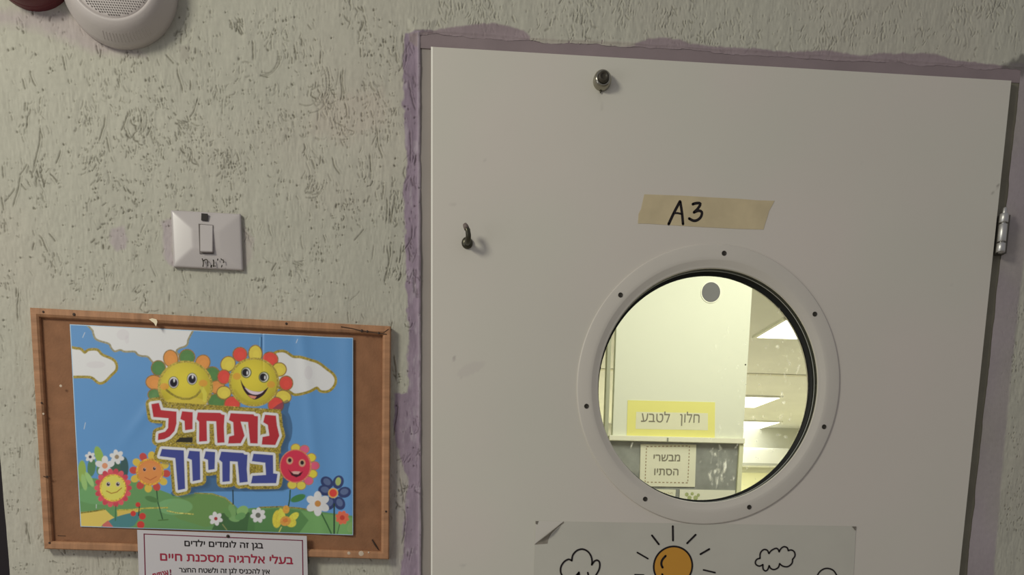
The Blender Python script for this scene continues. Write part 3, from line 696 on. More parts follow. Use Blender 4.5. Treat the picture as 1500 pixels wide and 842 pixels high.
rp = [W(a, b, -.0135) for a, b in ((292.6, 328), (311.6, 329.6), (312, 369.5), (294, 369))]
fv = [bm.verts.new((p.x, -.0122 if k < 2 else -.0165, p.z)) for k, p in enumerate(rp)]; bv = [bm.verts.new((p.x, -.0105, p.z)) for p in rp]
bm.faces.new(fv); bm.faces.new(bv)
for k in range(4): bm.faces.new((fv[k], fv[(k + 1) % 4], bv[(k + 1) % 4], bv[k]))
bmesh.ops.bevel(bm, geom=bm.edges[:], offset=.0007, segments=2, affect='EDGES')
obj('rocker', bm, M_plate, sw)
bm = bmesh.new(); prism(bm, [W(a, b, -.011) for a, b in ((295.2, 312.5), (304.3, 313.2), (303.8, 323.3), (294.8, 322.3))], -.009, -.0118); o = obj('indicator', bm, mat('black_indicator', (.02, .015, .012), rough=.4), sw); o['label'] = 'small black square above the rocker'
bm = bmesh.new(); sy = -.0120
for p, w_ in [([(296.3, 379), (297.6, 382.6), (298, 386), (297.3, 390)], .0017), ([(298, 381.8), (301.5, 380), (304, 382), (304.5, 389.5)], .0016), ([(312.6, 381), (313.2, 384), (313, 387), (312.8, 390)], .002), ([(313, 389.6), (316, 389.8)], .0012), ([(310, 388.6), (309.2, 391)], .0021),
              ([(319, 379.3), (318.8, 381)], .0017), ([(323.8, 379), (325, 380.6), (327.3, 381), (327.2, 384.6)], .0015), ([(325.2, 388.6), (324.6, 391)], .0016)]: ribbon(bm, p, w_, sy)
o = obj('lettering', bm, mat('faded_ink', (.06, .05, .04), rough=.6), sw); o['label'] = 'rubbed off handwritten letters under the rocker'

# ------------------------------------------------------------------ cork board
BA = -.016481; BCX, BCZ, BW, BH = -.33923, 1.36 + .12852, .5305, .3525
def bp(u, v):   # board coordinates (metres from its centre) to the wall
    c_, s_ = math.cos(BA), math.sin(BA); return Vector((BCX + u * c_ - v * s_, 0, BCZ + u * s_ + v * c_))
bd = thing('cork_board', 'wood framed brown pin board hanging on the plaster wall', 'pin board', bp(0, -BH / 2))
M_wood = mat('pine_frame', (.42, .215, .11), rough=.55, var=.22, vscale=14, stretch=(1, 1, 7), bump=.2, bscale=50)
M_woodh = mat('pine_frame_rail', (.42, .215, .11), rough=.55, var=.22, vscale=14, stretch=(7, 1, 1), bump=.2, bscale=50)
M_cork = mat('brown_hardboard', (.285, .135, .066), rough=.75, var=.16, vscale=45, bump=.25, bscale=300)
bm = bmesh.new(); prism(bm, [bp(-BW / 2 + .006, BH / 2 - .006), bp(BW / 2 - .006, BH / 2 - .006), bp(BW / 2 - .006, -BH / 2 + .006), bp(-BW / 2 + .006, -BH / 2 + .006)], .0, -.0065); obj('cork_sheet', bm, M_cork, bd)
FW = .0125
def rail(a, b, m_, w1=FW, w2=FW):
    """mitred rail from corner a to corner b, running clockwise; inner edge chamfered"""
    bm = bmesh.new()
    A, B = Vector((a[0], a[1])), Vector((b[0], b[1])); d = (B - A).normalized(); nn = Vector((d.y, -d.x))
    sec = [(0, .0), (0, -.0135), (.0012, -.0148), (.0085, -.0148), (.0115, -.0125), (FW, -.0095), (FW, .0)]
    R1 = []; R2 = []
    for off, y in sec:
        for R_, P, sg in ((R1, A, 1), (R2, B, -1)):
            q = P + nn * off + d * off * sg; w_ = bp(q.x, q.y); R_.append(bm.verts.new((w_.x, y, w_.z)))
    for k in range(len(sec) - 1): bm.faces.new((R1[k], R1[k + 1], R2[k + 1], R2[k]))
    bm.faces.new(R1); bm.faces.new(R2)
    return obj('frame_rail', bm, m_, bd)
hw, hh = BW / 2, BH / 2
rail((-hw, hh), (hw, hh), M_woodh); rail((hw, hh), (hw, -hh), M_wood); rail((hw, -hh), (-hw, -hh), M_woodh); rail((-hw, -hh), (-hw, hh), M_wood)
M_nail = mat('rusty_nail', (.06, .04, .03), rough=.6, metal=.3)
def nail(px, py, r=.0016, y=-.0148):
    c = W(px, py, y); bm = bmesh.new(); lathe(bm, [(r, .0005), (r, -.0006), (r * .5, -.001)], c.x, c.z, y, n=10, close_end=True); obj('nail', bm, M_nail, bd)
for a in [(63.5, 456.7), (108.5, 460.5, .0022), (419.5, 474, .0018), (530, 484.5, .0022), (538, 485.5, .0018), (555, 488, .0018), (72.5, 795), (69, 698, .0014), (565.5, 749), (61, 590, .0014)]: nail(*a)
M_crack = mat('dark_crack', (.07, .04, .025), rough=.9); cy = -.0151
for p, w_ in [([(500, 478.7), (515, 481), (528, 484), (545, 486.5), (566, 489.5)], .0014), ([(64, 697.5), (69, 699), (73, 697)], .0013), ([(85, 784.5), (96, 785)], .0012), ([(562, 487), (569, 482)], .001)]: 
    bm = bmesh.new(); ribbon(bm, p, w_, cy); obj('crack', bm, M_crack, bd)
bm = bmesh.new(); q = []
for a, b in [(545, 790), (549, 797), (554.5, 805)]: q.append(W(a, b, -.0075))
tube(bm, q, [.0009, .0014, .0008], 8); obj('staple', bm, M_nail, bd)
M_chip = mat('pale_paint_chip', (.62, .50, .38), rough=.7)
for a, b, s_ in [(511, 810, 2.6), (529, 810.5, 4.2), (63.5, 606, 1.6), (89, 565, 2), (540, 809, 1.5)]:
    c = W(a, b, -.0149); bm = bmesh.new(); lathe(bm, [(s_ / 1000, 0), (s_ / 2500, -.0003)], c.x, c.z, -.0149, n=9, close_end=True); obj('paint_chip', bm, M_chip, bd)
sc = W(225, 470, -.016); scrap = bmesh.new()
vv = [scrap.verts.new(p) for p in (W(218, 467.5, -.0152), W(223, 466, -.0156), W(229, 467.5, -.0165), W(230.5, 471, -.018), W(228.5, 478, -.0195), W(225.5, 473, -.0178))]
scrap.faces.new((vv[0], vv[1], vv[5])); scrap.faces.new((vv[1], vv[2], vv[3], vv[5])); scrap.faces.new((vv[3], vv[4], vv[5]))
o = obj('paper_scrap', scrap, mat('cream_paper', (.78, .68, .48), rough=.7)); md = o.modifiers.new('thick', 'SOLIDIFY'); md.thickness = .0005
tag(o, 'torn cream scrap of tape stuck on the top rail of the pin board', 'scrap')

# ------------------------------------------------------------------ poster
exec_E = .62
def P_(r, g, b): return np.minimum(lin((r, g, b)) / np.array([.66, .62, .585]), .82)
pa = -.01528; pcx, pcz, pw, phh = -.34056, 1.36 + .13685, .4199, .2976
pn = 560; pm = 398
uu = np.linspace(-pw / 2, pw / 2, pn); vv2 = np.linspace(-phh / 2, phh / 2, pm)
PX0 = np.array(uu); UG, VG = np.meshgrid(uu, vv2)
WX = pcx + UG * math.cos(pa) - VG * math.sin(pa); WZ = pcz + UG * math.sin(pa) + VG * math.cos(pa)
# the paper: gentle waves, right edge standing off the board, one vertical fold
wave = .0010 * np.exp(-((UG - pw / 2 + .004) / .018) ** 2) * 2.6 + .0010 * (vnoise(UG, VG, .12, 71, 2) - .5) + .0013 * np.exp(-((UG - .148 + .10 * (VG)) / .010) ** 2) * (.4 + vnoise(UG, VG, .1, 72, 1))
wave -= .0008 * np.exp(-((UG - .073) / .0016) ** 2) * np.clip((VG - .08) / .06, 0, 1)
wave += .0009 * np.exp(-((UG + .10 - (VG - .03) * .75) / .011) ** 2) * np.exp(-((VG - .03) / .05) ** 2)
PYs = -.0078 - np.maximum(wave, -.0008)
PU, PV = toPX(WX, -.0085, WZ)
sky = lambda u, v: P_(84, 132, 182)[None, :] * (1 + .10 * np.clip((v - 560) / 200, -1, 1))[:, None]
K = Painter(PU, PV, P_(85, 128, 170))
K.c *= (1 + .07 * np.clip((PV - 600) / 200, -1, 1))[..., None]
K.c *= (1 + .07 * (vnoise(PU, PV, 60, 73, 2) - .5))[..., None]
WH = P_(203, 190, 188); GOLD = P_(140, 120, 44); GOLD2 = P_(158, 136, 54)
def cloud(pts, ol=3.0, gl=.5, c=GOLD):
    K.poly(pts, c, grow=ol, glitter=gl, smooth=True); K.poly(pts, WH, grow=-1.0, smooth=True)
cloud([(133, 465), (136, 484), (139, 494), (145, 498.5), (159.4, 503), (163, 509), (168, 514), (176, 512), (183, 514.5), (197, 514.5), (202, 519), (208, 521), (216.4, 522), (223, 529), (240, 545), (262, 525), (258, 515), (262, 510), (272, 506), (275, 498), (275, 465)], 1.8, .3, P_(135, 125, 95))
cloud([(90, 511), (112, 511), (118, 512), (124, 517), (130, 513), (142, 513), (149, 520), (163, 526), (169, 532), (169.5, 541), (162, 549), (153, 558), (145, 560), (136, 553), (128, 551), (107, 551), (90, 551)], 3.0)
cloud([(398, 525), (404, 517), (413, 515), (420, 517), (429, 523), (440, 524), (454, 528), (466, 532), (478, 541), (487, 548), (491, 556), (488.5, 565), (480.5, 572), (470, 572), (464, 567), (452, 573), (433, 577), (423.5, 572), (400, 560)], 3.0)
for a, b, rx_, ry_ in [(180, 490, 9, 8), (140, 534, 14, 5), (452, 546, 6, 10), (186, 497, 3, 6)]: K.ell(a, b, rx_, ry_, P_(180, 168, 168), alpha=.35)
K.line([(383, 494), (382.5, 515)], 2.2, P_(60, 95, 130)); K.line([(381, 494), (380.5, 510)], 1, P_(110, 155, 195))
# hills and path
GR = P_(92, 130, 78)
K.poly([(100, 695), (150, 702), (200, 704), (262, 728), (292, 722), (310, 722), (330, 728), (343, 739), (352, 748), (366, 744), (385, 743), (410, 743), (440, 744), (475, 750), (530, 757), (530, 800), (100, 800)], GR)
K.poly([(256, 728), (290, 721), (312, 722), (332, 730), (343, 742), (330, 765), (300, 772), (262, 760), (240, 745)], P_(96, 125, 66), alpha=.8)
K.line([(285, 722), (310, 723), (330, 729), (342, 740)], 1.6, P_(140, 130, 70), glitter=.5); K.line([(380, 743), (410, 742), (438, 744), (465, 749)], 2.2, P_(125, 115, 50), glitter=.6)
K.poly([(440, 748), (530, 760), (530, 800), (420, 800)], P_(104, 145, 84), alpha=.9); K.poly([(322, 752), (352, 748), (374, 752), (372, 790), (330, 784), (310, 776)], P_(48, 78, 44), alpha=.8)
K.poly([(366, 748), (410, 744), (440, 748), (452, 762), (430, 792), (360, 790)], P_(74, 112, 62), alpha=.8)
K.ell(256, 742, 26, 12, P_(118, 160, 108), alpha=.5); K.ell(150, 725, 40, 14, P_(104, 150, 96), alpha=.5)
K.poly([(100, 751), (130, 749), (154, 746), (161, 753), (170, 760), (158, 765), (146, 772), (140, 785), (100, 785)], P_(196, 168, 82)); K.poly([(171, 747), (190, 746), (205, 744), (206, 748), (190, 753), (172, 757)], P_(188, 160, 74))
K.line([(119, 751), (135, 749), (153, 746)], 2, P_(120, 110, 40), glitter=.6); K.line([(172, 747), (190, 746.5), (215, 744), (245, 743.5)], 1.8, P_(165, 150, 60), glitter=.5)
K.line([(245, 748), (258, 751), (272, 752), (283, 753)], 1.5, P_(170, 160, 80), glitter=.7)
K.poly([(160, 762), (176, 755), (200, 750), (204, 756), (200, 764), (190, 772), (150, 772)], P_(66, 112, 112), smooth=True); K.poly([(150, 768), (158, 762), (166, 772), (162, 780), (150, 780)], P_(176, 92, 84))
for a, b, r in [(202, 739, 3.6), (195, 752, 4), (208.5, 756, 5), (206, 768.5, 5.5)]: K.ell(a, b, r, r, P_(178, 52, 44))
K.line([(204, 742), (203, 755)], 1.4, P_(40, 30, 30))
# bushes behind
for a, b, rx_, ry_, c, ro in [(120, 690, 6, 16, (130, 152, 70), 0), (134, 684, 6, 14, (78, 112, 74), .1), (145, 667, 6, 14, (128, 155, 72), -.3), (168, 688, 10, 16, (60, 86, 66), 0), (182, 685, 6, 16, (52, 78, 76), 0), (131, 702, 4, 12, (140, 170, 104), -.5), (123, 706, 4, 12, (136, 166, 98), -.2), (150, 688, 9, 10, (86, 120, 76), 0)]:
    K.ell(a, b, rx_, ry_, P_(*c), rot=ro)
def daisy(x, y, r, n, petal, centre, cr=None, rot=.3, pr=.42):
    for k in range(n):
        t = rot + 2 * PI * k / n; K.ell(x + r * .58 * math.cos(t), y + r * .58 * math.sin(t), r * .46, r * pr * .78, petal, rot=t)
    K.ell(x, y, cr or r * .3, cr or r * .3, centre)
daisy(132, 669, 7.5, 6, P_(214, 208, 208), P_(60, 50, 66)); daisy(171, 669, 10.5, 6, P_(214, 208, 208), P_(140, 120, 96)); daisy(153.5, 682, 14, 5, P_(220, 214, 214), P_(200, 130, 96), rot=-1.57)
def eyes(pts, r, white=P_(200, 190, 190)):
    for x, y in pts: K.ell(x, y, r * 1.5, r * 1.7, white); K.ell(x, y, r, r * 1.1, P_(24, 20, 34)); K.ell(x + r * .3, y - r * .5, r * .3, r * .35, P_(190, 180, 190))
# flower far left
for k in range(18): t = 2 * PI * k / 18; K.ell(165.5 + 22.5 * math.cos(t), 714.5 + 23.5 * math.sin(t), 5, 4, P_(196, 78, 82) if k % 2 else P_(178, 60, 70), rot=t)
K.ell(165.5, 714.5, 21.5, 22, P_(190, 72, 78)); K.ell(165.5, 714.5, 19.5, 20, P_(200, 160, 60), glitter=.7); K.ell(165.5, 714.5, 17.2, 17.8, P_(206, 182, 80))
eyes([(158.5, 709), (172.5, 709)], 2.2, P_(180, 160, 140)); K.line([(156, 719), (163, 722.5), (171, 720.5), (178, 714.5)], 1.4, P_(150, 105, 40)); K.line([(169.5, 741), (169, 762)], 1.6, P_(52, 96, 62))
# orange flower
for k in range(12): t = 2 * PI * k / 12 + .1; K.ell(219.5 + 24 * math.cos(t), 691 + 24 * math.sin(t), 6.2, 5.4, (P_(172, 64, 56), P_(190, 160, 62))[k % 2], rot=t)
K.ell(219.5, 691, 20.5, 20, P_(192, 140, 48), glitter=.5); K.ell(219.5, 691, 17.5, 17, P_(206, 118, 62)); K.ell(219.5, 693, 17.5, 15, P_(210, 126, 66), alpha=.5)
eyes([(211.5, 687.5), (226, 686)], 2, P_(190, 130, 96)); K.line([(212, 699), (220, 703), (229, 698)], 1.1, P_(160, 80, 40)); K.line([(229.5, 719), (231, 735), (238, 760)], 1.8, P_(44, 74, 44)); K.ell(222, 731, 10, 4, P_(74, 108, 60), rot=.3)
K.line([(232, 762), (246, 761)], 1.6, P_(70, 100, 50))
# two smiling suns
GRN = P_(76, 112, 60); ORG = P_(206, 126, 62); RED = P_(196, 66, 54); YEL = P_(210, 172, 66)
def petals(ls):
    for x, y, rx_, ry_, c, ro in ls: K.ell(x, y, rx_ + 2.2, ry_ + 2.2, P_(128, 96, 46), rot=ro, glitter=.4); K.ell(x, y, rx_ + .7, ry_ + .7, c, rot=ro); K.ell(x + 1, y + 1.5, rx_ * .55, ry_ * .6, np.minimum(c * 1.12, .9), rot=ro, alpha=.6)
petals([(232, 539, 9, 9.5, GRN, 0), (250, 525, 9, 11, ORG, -.2), (274, 523, 10, 10, GRN, 0), (297, 531, 9, 10, ORG, .5), (311, 548, 9.5, 9.5, GRN, 0), (226, 560, 11, 9, ORG, .2), (226, 578, 8, 7, GRN, 0), (318, 567, 10, 8, ORG, 0), (317, 588, 11, 10, GRN, 0)])
petals([(374, 518, 8.5, 11, YEL, 0), (351.5, 519, 9, 9, RED, 0), (396, 526, 10, 9, RED, .4), (334, 533, 9, 10, YEL, .6), (409, 541, 9, 8.5, YEL, 0), (419, 561, 8.5, 9, RED, 0), (415, 581, 10, 8, YEL, .2), (328, 552, 8, 9, RED, 0), (328, 575, 9, 8, YEL, 0), (340, 592, 10, 10, RED, 0), (404, 593, 10, 10, RED, 0)])
face = lambda cx, cy: (lambda u, v: P_(192, 172, 52)[None, :] * (1.06 - .30 * np.clip(((u - cx) ** 2 + (v - cy) ** 2) / 36 ** 2, 0, 1))[:, None])
K.ell(271.5, 566, 40.5, 38, GOLD2, glitter=.5); K.ell(271.5, 565, 36.5, 34, face(268, 558)); K.ell(272, 592, 32, 11, P_(190, 165, 62), alpha=.7)
for x, y in ((241, 566), (297.5, 561)): K.ell(x, y, 6.5, 5, P_(214, 130, 50), alpha=.8)
for x, y in ((254.3, 560), (281.3, 554.8)):
    K.ell(x, y, 7.6, 8.9, P_(84, 88, 50)); K.ell(x, y, 6.6, 7.9, P_(196, 186, 176)); K.ell(x, y + .5, 5.7, 6.4, P_(74, 60, 84)); K.ell(x, y + .5, 4.7, 5.2, P_(16, 14, 22)); K.ell(x + .8, y - 3, 1.3, 2.6, P_(205, 200, 190))
K.line([(244, 571), (250, 576), (258, 581), (268, 584), (278, 584), (287, 580), (293, 573), (296, 567)], 3.2, P_(134, 118, 40), glitter=.35); K.line([(296, 569), (300, 576), (300, 586)], 6, P_(206, 182, 70), alpha=.7)
K.ell(372, 559.5, 37, 36, GOLD2, glitter=.5); K.ell(372, 559.5, 33.5, 33, face(368, 552))
K.line([(344, 572), (352, 583), (364, 590), (378, 591), (392, 586), (401, 575)], 4, P_(160, 140, 42), alpha=.6)
for x, y in ((347, 551), (397, 563)): K.ell(x, y, 6, 5, P_(214, 130, 50), alpha=.75)
for x, y in ((360.7, 545.5), (386.6, 552.3)):
    K.ell(x, y, 7.8, 8.2, P_(96, 98, 52)); K.ell(x, y, 6.2, 6.6, P_(200, 190, 176)); K.ell(x - 1, y, 5.2, 5.8, P_(66, 62, 56)); K.ell(x - 1.2, y, 4.4, 5, P_(18, 16, 22)); K.ell(x + 1.5, y + .5, 1.2, 2.6, P_(210, 205, 190))
K.poly([(352.5, 556), (356, 563), (362, 569.5), (370, 572.5), (380, 573.5), (387, 571.5), (393, 567), (388, 576), (381, 582), (373, 585), (365, 581), (358, 573), (354, 564)], P_(40, 14, 26), smooth=True)
K.poly([(358.5, 567.5), (364, 570.5), (371, 572.8), (380, 573.8), (386.5, 572), (382, 576), (374, 578), (365, 575)], P_(196, 172, 180), smooth=True); K.poly([(363, 578.5), (368, 579), (376, 580.5), (373, 584), (368, 583)], P_(206, 120, 100))
# lettering (screen order), drawn in the coordinates of an enlarged view
def T(L): return [(210 + u / 5.614, 580 + v / 5.614) for u, v in L]
RL = [T([(66, 66), (128, 56), (144, 114), (272, 127), (272, 225), (255, 288), (215, 332), (172, 354), (118, 362), (122, 308), (178, 292), (202, 262), (206, 182), (82, 172)]),
      T([(318, 124), (406, 132), (404, 272), (342, 281), (338, 205), (303, 188)]),
      T([(447, 133), (632, 138), (645, 150), (668, 155), (662, 255), (668, 382), (608, 385), (598, 208), (520, 205), (524, 370), (458, 375), (458, 212), (437, 190)]),
      T([(717, 140), (905, 150), (915, 163), (942, 165), (940, 390), (878, 388), (860, 214), (800, 210), (832, 325), (800, 388), (697, 390), (705, 332), (745, 322), (738, 215), (703, 198)]),
      T([(1000, 153), (1090, 160), (1098, 240), (1118, 325), (1085, 402), (973, 398), (980, 336), (1036, 325), (1022, 237), (985, 215)])]
BL2 = [T([(152, 434), (332, 446), (343, 762), (284, 774), (262, 510), (133, 494)]), T([(377, 448), (464, 455), (468, 688), (405, 700), (398, 525), (362, 510)]), T([(512, 453), (590, 460), (586, 600), (534, 608), (530, 525), (497, 513)]),
       T([(640, 456), (820, 468), (832, 480), (856, 482), (850, 600), (858, 705), (790, 713), (775, 540), (712, 535), (710, 700), (650, 706), (648, 545), (622, 522)]),
       T([(905, 473), (1066, 485), (1068, 635), (1103, 640), (1092, 716), (884, 718), (898, 655), (1008, 648), (1002, 548), (892, 535)])]
K.poly([(408, 594), (420, 604), (426, 622), (425, 640), (420, 655), (424, 700), (414, 716), (300, 718), (268, 722), (262, 712)], P_(34, 52, 74), grow=2, alpha=.6, smooth=True)
for k_, al_ in ((9, .3), (7, .35), (5, .35)):
    for P in RL + BL2: K.poly([(x + k_, y + k_ * .6) for x, y in P], P_(44, 62, 78), grow=7.5, alpha=al_ * .6)
for P in RL + BL2: K.poly(P, GOLD, grow=8.6, glitter=.7)
K.poly([(216, 596), (240, 588), (410, 600), (414, 650), (409, 708), (370, 712), (300, 708), (250, 718), (235, 660), (224, 640)], GOLD, alpha=0)
for a in [T([(300, 300), (420, 280), (440, 400), (120, 400), (110, 380)]), T([(440, 370), (1130, 400), (1130, 470), (430, 440)]), T([(40, 60), (60, 40), (1130, 110), (1140, 300), (60, 200)]), T([(340, 460), (1100, 470), (1120, 640), (350, 560)])]: K.poly(a, GOLD, glitter=.7)
K.poly(T([(262, 378), (300, 340), (405, 338), (405, 382)]), P_(30, 28, 22))
for P in RL + BL2: K.poly(P, P_(214, 198, 196), grow=3.8)
RC1 = lambda u, v: P_(160, 38, 44)[None, :] * (1.08 - .12 * np.clip((v - 590) / 60, 0, 1))[:, None]
for P in RL: K.poly(P, RC1)
for P in BL2: K.poly(P, P_(56, 62, 122))
K.line([(341, 718), (341.5, 738)], 1.8, P_(30, 44, 40))
# red flower, stem, leaf
for x, y, c in [(433, 656, YEL), (446, 658, P_(196, 84, 110)), (456, 670, P_(196, 176, 56)), (461, 682, P_(200, 80, 104)), (458, 694, P_(196, 176, 56)), (452, 704, P_(196, 84, 110)), (441, 711, P_(196, 176, 70)), (428, 710, P_(196, 176, 70))]:
    K.ell(x, y, 7.4, 6.6, P_(150, 110, 60)); K.ell(x, y, 6.4, 5.6, c)
K.ell(433, 682.5, 23.5, 24.5, P_(190, 110, 80), glitter=.3); K.ell(432.5, 682.5, 21.5, 23, P_(186, 44, 66))
for x, y in ((424.3, 674.5), (442.5, 678)): K.ell(x, y, 5, 5.6, P_(204, 130, 96)); K.ell(x, y + .4, 3.6, 4.2, P_(170, 140, 120)); K.ell(x, y - .5, 2.6, 3, P_(30, 24, 20))
K.poly([(422, 687), (427, 692), (434, 694.5), (441, 692), (444, 690), (440, 696.5), (434, 699), (427, 696)], P_(60, 12, 24)); K.poly([(427, 690.5), (433, 690), (440, 690.5), (437, 694.5), (430, 694)], P_(206, 150, 140))
K.line([(425, 718), (424.5, 730), (422.5, 741)], 2, P_(40, 72, 44)); K.ell(436.5, 729.5, 11.5, 5, P_(62, 112, 62), rot=-.35)
# blue flower and its neighbours
for x, y, ro in [(479, 706.5, .7), (495.5, 706, -1.2), (504.5, 721, -.2), (497.5, 737, 1.1), (476, 718, .2), (483, 737, -1.1)]:
    K.ell(x, y, 10, 8, P_(44, 54, 92), rot=ro); K.ell(x, y - 1, 6, 4.5, P_(96, 110, 140), rot=ro, alpha=.6)
K.ell(495.5, 705, 4, 6, P_(150, 160, 90), rot=.1); K.ell(488, 722, 7.5, 7.5, P_(204, 150, 80)); K.ell(488, 722, 5.6, 5.6, P_(196, 60, 50)); K.line([(489.5, 738), (489.5, 784)], 2.2, P_(34, 52, 36))
K.line([(471, 752), (480, 770), (486, 783)], 2.0, P_(50, 86, 46)); daisy(465.5, 737.5, 17.5, 6, P_(222, 214, 214), P_(176, 120, 60), 4.6, rot=.52)
K.line([(498, 766), (494, 782)], 1.3, P_(60, 90, 50)); daisy(501.5, 758, 10, 8, P_(204, 92, 64), P_(168, 52, 40), 3.6); K.ell(514, 772, 5, 8, P_(120, 150, 90), rot=.3, alpha=.7)
daisy(316, 759.5, 10, 6, P_(206, 196, 184), P_(150, 50, 50), 2.6); daisy(378, 754.5, 11, 7, P_(206, 200, 190), P_(96, 96, 84), 3.8)
for x, y, rx_, ry_, ro, c in [(340, 748, 5, 10, -.3, (108, 142, 84)), (355, 748, 9, 7, -.5, (122, 156, 92)), (343, 760, 8, 4, .2, (110, 146, 88)), (352, 756, 8, 5, -.4, (96, 136, 80)), (333, 751, 4, 8, -.6, (92, 128, 70))]: K.ell(x, y, rx_, ry_, P_(*c), rot=ro)
for x, y, rx_, ry_, ro, c in [(406, 760, 7, 13, .1, (196, 176, 60)), (413, 756, 5, 12, -.2, (206, 184, 66)), (430, 757, 9, 5, -.7, (206, 184, 66)), (426, 765, 8, 7, .3, (204, 178, 62)), (419, 746, 5, 6, 0, (214, 140, 56)), (418, 763, 8, 7, -.3, (214, 136, 60)), (418, 762, 4, 3, -.3, (190, 110, 50))]: K.ell(x, y, rx_, ry_, P_(*c), rot=ro, glitter=.12)
K.line([(412, 772), (407, 783)], 1.6, P_(176, 176, 96)); K.line([(326, 768), (332, 776)], 1.4, P_(130, 130, 80))
for a, b in [((124, 487), (121, 494)), ((125, 619), (123, 628)), ((141, 744), (141, 739)), ((436, 497), (434, 502))]: K.line([a, b], .9, P_(190, 210, 225), alpha=.8)
edge = np.minimum.reduce([UG + pw / 2, pw / 2 - UG, VG + phh / 2, phh / 2 - VG]); K.c[edge < .0012] = P_(150, 170, 190)
M_post = mat('glossy_print', None, rough=.34, spec=.45, attr='paint')
poster = grid_mesh('poster', uu, vv2, PYs, np.ones((pm - 1, pn - 1), bool), K.c, M_post)
cpy = np.zeros(len(poster.data.vertices) * 3); cpy = np.stack([WX.ravel(), PYs.ravel(), WZ.ravel()], 1).astype(np.float32); poster.data.vertices.foreach_set('co', cpy.ravel()); poster.data.update()
md = poster.modifiers.new('thick', 'SOLIDIFY'); md.thickness = .0003; md.offset = 1
tag(poster, 'blue poster with two smiling suns and big red and blue letters, pinned on the board', 'poster')

# ------------------------------------------------------------------ allergy notice
NY = -.0175
no = thing('allergy_notice', 'white laminated notice with red and black lines overlapping the bottom rail of the pin board', 'notice', W(326, 1000, NY))
M_note = mat('notice_paper', (.62, .59, .60), rough=.32, spec=.45, coat=.2, bump=.05, bscale=12)
a, b = W(200.8, 775.8, NY), W(449.2, 784.8, NY); c_, d_ = W(203.4, 842, NY), W(450.8, 842, NY)
c_ = a + (c_ - a).normalized() * .195; d_ = b + (d_ - b).normalized() * .195
bm = bmesh.new(); prism(bm, [a, b, d_, c_], -.0152, NY); obj('paper_sheet', bm, M_note, no)
iy = NY - .0002; M_red = mat('dark_red_ink', (.19, .018, .05), rough=.4); M_red2 = mat('red_ink', (.36, .03, .06), rough=.4)
bm = bmesh.new(); e1 = W(214, 880, iy); 
ribbon(bm, [(211, 781.8), (213.2, 860), (215, 938)], .0016, iy); ribbon(bm, [(443, 791.2), (444, 860), (445, 938)], .0016, iy); ribbon(bm, [(211, 782), (443, 791.5)], .0014, iy - .00002); ribbon(bm, [(215, 938), (445, 941)], .0014, iy - .00002)
obj('border_line', bm, M_red, no)
text_object('lettering', 'בגן זה לומדים ילדים'[::-1], (270.5, 799.5), (385.3, 803), .0080, iy, M_ink, no, .022)
text_object('lettering', 'בעלי אלרגיה מסכנת חיים'[::-1], (235, 820.5), (429, 826), .0105, iy, M_red2, no, .026)
text_object('lettering', 'אין להכניס לגן זה ולשטח החצר'[::-1], (262.5, 837.8), (395, 840.5), .0066, iy, M_ink, no, .020)
text_object('lettering', 'אגוזים!'[::-1].replace('!', ''), (226, 849), (248, 843.5), .0095, iy, M_red2, no, .02)
text_object('lettering', '!', (249.2, 842), (250.8, 842), .0075, iy, M_red, no, .03)
c = W(334, 785.2, NY); bm = bmesh.new(); lathe(bm, [(.0026, 0), (.0026, -.0008), (.0018, -.0018), (.0008, -.0024)], c.x, c.z, NY, n=14, close_end=True)
tag(obj('thumb_tack', bm, M_nail, None, True), 'small dark tack through the top margin of the allergy notice', 'tack')

# ------------------------------------------------------------------ siren and red alarm dome on the wall, upper left
c = W(178, -17, 0)
sp = thing('wall_speaker', 'round white wall speaker with a perforated front at the upper left', 'speaker', c)
M_wp = mat('white_abs_plastic', (.53, .48, .455), rough=.42, spec=.4, bump=.06, bscale=160, stretch=(1, 1, 1))
bm = bmesh.new(); lathe(bm, [(.0785, .001), (.0795, -.003), (.0795, -.014), (.0785, -.0165), (.0765, -.0225), (.0738, -.0285), (.0708, -.0345), (.0670, -.0400), (.0625, -.0432), (.0605, -.0440), (.0590, -.0436), (.0575, -.0420)], c.x, c.z, 0, n=96)
obj('housing', bm, M_wp, sp, True)
bm = bmesh.new(); lathe(bm, [(.0580, -.0395), (.0580, -.0420), (.052, -.0426), (.03, -.0432), (.001, -.0434)], c.x, c.z, 0, n=72, close_end=True); obj('grille', bm, M_wp, sp, True)
bm = bmesh.new(); k = 0
for j in range(-20, 21):
    for i in range(-20, 21):
        x = (i + .5 * (j % 2)) * .0034; z = j * .0030
        if x * x + z * z > .0545 ** 2: continue
        r = .0009; vs = [bm.verts.new((c.x + x + r * math.cos(t), -.0438, c.z + z + r * math.sin(t))) for t in np.linspace(0, 2 * PI, 7)[:-1]]; bm.faces.new(vs)
        v2 = [bm.verts.new((v.co.x, -.0415, v.co.z)) for v in vs]
        for q in range(6): bm.faces.new((vs[q], vs[(q + 1) % 6], v2[(q + 1) % 6], v2[q]))
o = obj('grille_holes', bm, mat('hole_dark', (.22, .20, .185), rough=.8), sp); o['kind'] = 'stuff'
for k in range(15):
    t = -1.85 + k * .062
    ca, sa = math.cos(t), math.sin(t); p = [(c.x + r * ca, y, c.z + r * sa) for r, y in ((.0777, -.0194), (.0763, -.0228), (.0737, -.0286), (.0721, -.0320))]
    bm = bmesh.new(); tube(bm, p, .00045, 6); obj('rib', bm, M_wp, sp)
c = W(48, -52, 0)
M_rd = mat('dark_red_plastic', (.125, .022, .028), rough=.4, spec=.3)
al = thing('alarm_dome', 'dark red round alarm dome beside the white wall speaker', 'alarm', c)
